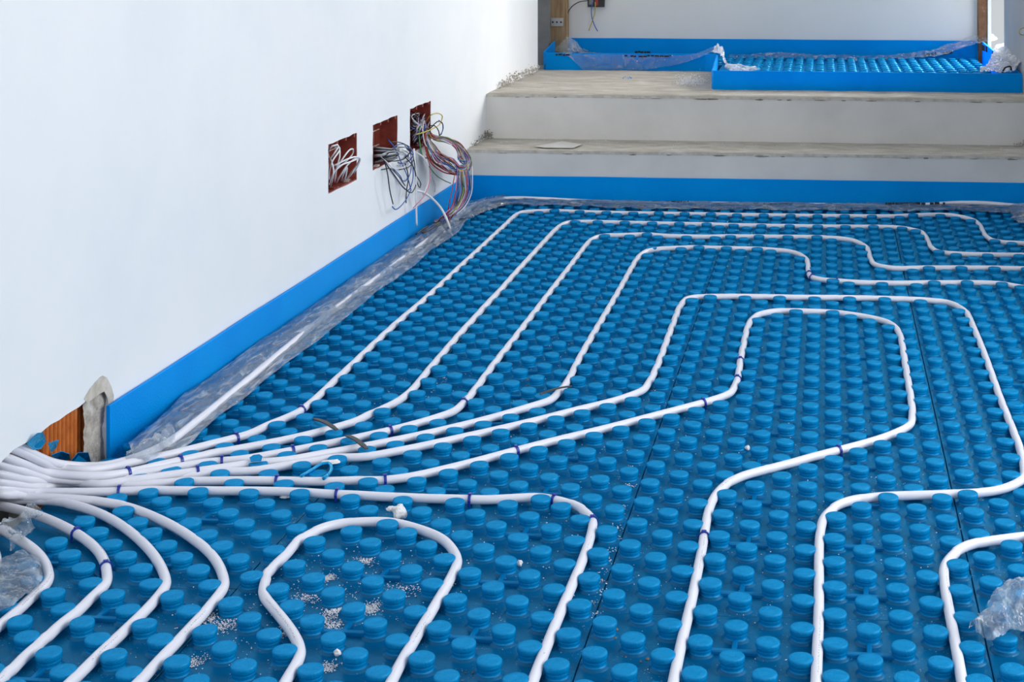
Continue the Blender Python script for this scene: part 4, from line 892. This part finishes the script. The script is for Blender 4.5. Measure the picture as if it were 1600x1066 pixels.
# ------------------------------------------------------------------ cables hanging from the wall boxes
def cp(x, y): return 400+x/3.9925, 100+y/3.9925
def wires(parent, specs):
    for cn, pts, r in specs:
        o, _ = tube('wire', [onW(*cp(x, y), d) for x, y, d in pts], r, WIRE[cn], 6, None, .012)
        o.parent = parent; o.location = -parent.location; o['label'] = cn+' wire'
def bundle(y, z, lb): 
    e = empty('cable_bundle', (wallx(y), y, z)); return tag(e, lb, 'cable bundle', 'cable bundles')
b1 = bundle(2.24, .33, 'white cables looped inside the nearest red wall box')
R1 = .0026
wires(b1, [('white', [(455, 770, -.03), (458, 660, -.01), (480, 600, .01), (522, 530, .012), (508, 504, .01), (475, 512, 0), (450, 545, -.02)], R1),
 ('white', [(462, 745, -.04), (492, 670, -.01), (545, 585, .01), (585, 535, .012), (606, 535, .01), (600, 565, 0), (560, 610, -.01), (515, 650, -.03)], R1),
 ('white', [(448, 645, -.03), (500, 628, .01), (560, 598, .03), (620, 580, .04), (650, 590, .04), (632, 630, .02), (585, 690, -.01), (556, 735, -.03)], R1),
 ('white', [(500, 745, -.03), (530, 690, .0), (572, 628, .02), (632, 586, .03), (640, 610, .02), (600, 680, 0), (565, 725, -.03)], R1),
 ('white', [(455, 755, -.03), (478, 690, 0), (520, 640, .02), (590, 610, .03), (645, 592, .035), (640, 625, .02), (612, 680, 0)], R1),
 ('white', [(448, 590, -.03), (470, 605, 0), (484, 660, .01), (475, 720, 0), (460, 770, -.03)], R1),
 ('white', [(520, 520, 0), (522, 580, .005), (505, 640, .0), (490, 740, -.03)], R1),
 ('white', [(448, 560, -.03), (462, 590, -.01), (500, 540, .01), (515, 515, .01), (490, 520, 0)], R1),
 ('white', [(530, 735, -.03), (548, 680, 0), (568, 640, .01), (560, 700, 0), (540, 740, -.03)], R1)])
b2 = bundle(2.66, .33, 'black, grey and blue cables sagging from the middle red wall box')
sp = []
random.seed(5)
for k in range(9):
    y0 = 520+k*10; cn = ('grey', 'black', 'grey', 'black', 'black', 'white', 'grey', 'black', 'black')[k]
    sp.append((cn, [(735, y0, -.04), (790, y0+5-k*2, -.01), (850, y0+12-k*5, .01), (890, y0+10-k*6, .02), (870, 590-k*3, .01), (800, 600-k*2, -.02), (740, 612, -.04)], .0032))
for k, (cx0, cy0, rx, ry, cn) in enumerate([(885, 590, 75, 62, 'white'), (860, 590, 90, 45, 'grey'), (925, 620, 45, 110, 'blue'), (900, 590, 80, 70, 'black'), (860, 545, 100, 60, 'black'), (910, 560, 70, 60, 'blue'), (945, 680, 35, 110, 'blue')]):
    pts = [(790, 590, 0)]
    for j in range(0, 7):
        a = math.radians(200+j*38+k*9); pts.append((cx0+rx*math.cos(a), cy0-ry*math.sin(a)*(-1 if k % 2 else 1), .02+.02*math.sin(j+k)))
    sp.append((cn, pts, .0018))
sp += [('black', [(800, 600, 0), (820, 680, .03), (835, 790, .03), (855, 875, .03)], .002), ('black', [(810, 620, 0), (860, 690, .03), (920, 770, .03), (975, 800, .03), (1000, 740, .03), (985, 650, .03), (930, 580, .02)], .002),
 ('blue', [(850, 890, .03), (868, 908, .03), (900, 890, .03), (940, 840, .03), (965, 790, .03)], .002), ('black', [(936, 868, .03), (938, 800, .03), (950, 700, .03), (930, 620, .02)], .002),
 ('black', [(985, 600, .03), (1000, 690, .03), (1028, 750, .03), (1024, 772, .03), (1005, 740, .03), (990, 650, .02)], .0018), ('blue', [(818, 470, -.02), (830, 480, .01), (870, 530, .02), (900, 600, .02), (940, 690, .03), (968, 790, .03)], .002),
 ('black', [(735, 620, -.03), (780, 660, .0), (830, 650, .02), (880, 690, .03), (930, 760, .03)], .0018)]
wires(b2, sp)
b3 = bundle(3.08, .33, 'thick loop of many-coloured wires hanging from the red box beside the steps')
sp = []; random.seed(12)
cols = ['brown', 'black', 'blue', 'red', 'white', 'green', 'lilac', 'black', 'pink', 'blue', 'yellow', 'brown', 'grey', 'blue', 'orange', 'black']
for k in range(42):      # coil
    j = lambda s: random.gauss(0, s)
    cn = cols[k % len(cols)]; e = k/42
    pts = [(1055+j(10), 380+j(20), -.01), (1062+j(6), 450+j(8), .02), (1075+e*40+j(5), 520+j(8), .04), (1110+e*70+j(6), 590-e*10+j(8), .06), (1180+e*60+j(6), 655-e*55+j(8), .08), (1260+e*10+j(6), 690-e*60+j(5), .10), (1320-e*10+j(5), 670-e*60+j(6), .10),
           (1338-e*75+j(5), 600-e*10+j(6), .09), (1290-e*40+j(5), 520+e*20+j(6), .08), (1200-e*15+j(5), 462+e*25+j(5), .06), (1110+j(6), 448+e*15+j(5), .04), (1070+j(6), 420+j(8), .01)]
    sp.append((cn, pts, .0017))
for k in range(22):      # tail down to the floor
    j = lambda s: random.gauss(0, s); e = k/22; cn = cols[(k*5+3) % len(cols)]
    pts = [(1250+e*70+j(4), 640+j(10), .10), (1250+e*88+j(4), 720+j(5), .11), (1245+e*95+j(4), 800+j(5), .11), (1225+e*80+j(5), 880+j(5), .10), (1190+e*60+j(5), 930+j(6), .09), (1150+e*50+j(12), 965+j(8), .07), (1100+e*60+j(16), 985+j(12), .05)]
    sp.append((cn, pts, .0017))
for k in range(26):      # packed in the box
    x0 = 965+random.random()*110; cn = ['black', 'blue', 'black', 'lilac', 'grey', 'white', 'black', 'brown'][k % 8]
    sp.append((cn, [(x0, 290+random.random()*90, -.045), (968+random.random()*80, 330+random.random()*80, -.01), (1000+random.random()*70, 400+random.random()*40, .0), (965+random.random()*60, 420+random.random()*70, -.015), (970+random.random()*50, 480+random.random()*30, -.04)], .0018))
sp += [('yellow', [(1060, 360, 0), (1090, 320, .03), (1135, 308, .04), (1163, 330, .04), (1150, 370, .04), (1100, 405, .04), (1050, 425, .03), (1000, 440, .02)], .002),
 ('black', [(1090, 400, .02), (1130, 360, .04), (1160, 365, .05), (1168, 400, .05), (1155, 440, .05)], .002), ('blue', [(1140, 352, .04), (1165, 375, .05), (1166, 410, .05), (1148, 445, .05)], .002),
 ('black', [(1085, 385, .02), (1115, 385, .04), (1140, 420, .05), (1145, 450, .05)], .002), ('white', [(1048, 350, 0), (1040, 420, .02), (1055, 500, .03), (1110, 560, .05)], .002),
 ('green', [(1020, 380, 0), (1018, 470, .02), (1040, 575, .03), (1100, 580, .04)], .002), ('green', [(1080, 640, .04), (1120, 690, .05), (1170, 725, .05), (1215, 745, .05)], .0018),
 ('pink', [(1060, 560, .03), (1085, 640, .04), (1082, 740, .05), (1050, 820, .05), (980, 900, .03)], .0018), ('white', [(1348, 640, .11), (1350, 700, .12), (1345, 800, .12), (1310, 880, .11), (1250, 940, .09)], .002),
 ('brown', [(1062, 400, .02), (1060, 500, .03), (1090, 590, .05), (1160, 650, .07), (1240, 690, .09)], .003), ('red', [(1056, 420, .02), (1056, 520, .03), (1090, 610, .05), (1160, 670, .07), (1245, 692, .09)], .0026),
 ('grey', [(1090, 690, .04), (1120, 760, .05), (1115, 800, .05)], .0015), ('red', [(1240, 690, .10), (1220, 800, .10), (1200, 900, .09), (1205, 990, .08)], .0017)]
wires(b3, sp)
for lb, P, r in (('white cable hanging straight down beside the blue wires', [(985, 530, .02), (990, 600, .03), (998, 700, .03), (998, 830, .03), (1002, 1008, .03)], .0034),
                 ('white cable arching down to the clear film', [(1000, 790, .03), (1050, 805, .04), (1110, 850, .06), (1160, 910, .08), (1190, 970, .10), (1212, 1030, .11)], .0042),
                 ('white cable curving out from between the two right boxes', [(975, 540, .0), (1030, 570, .03), (1065, 620, .04), (1078, 700, .04), (1065, 770, .04), (1040, 818, .03)], .0028)):
    o, _ = tube('white_cable', [onW(*cp(x, y), d) for x, y, d in P], r, WIRE['white'], 8, None, .012); tag(o, lb, 'cable', 'white hanging cables')
o, _ = tube('wire_ends', [at(650, 366, .045), at(658, 360, .05), at(668, 354, .05), at(660, 364, .045), at(672, 358, .05), at(682, 352, .05)], .003, WIRE['black'], 6); tag(o, 'knot of black wire ends under the film near the steps', 'wire')
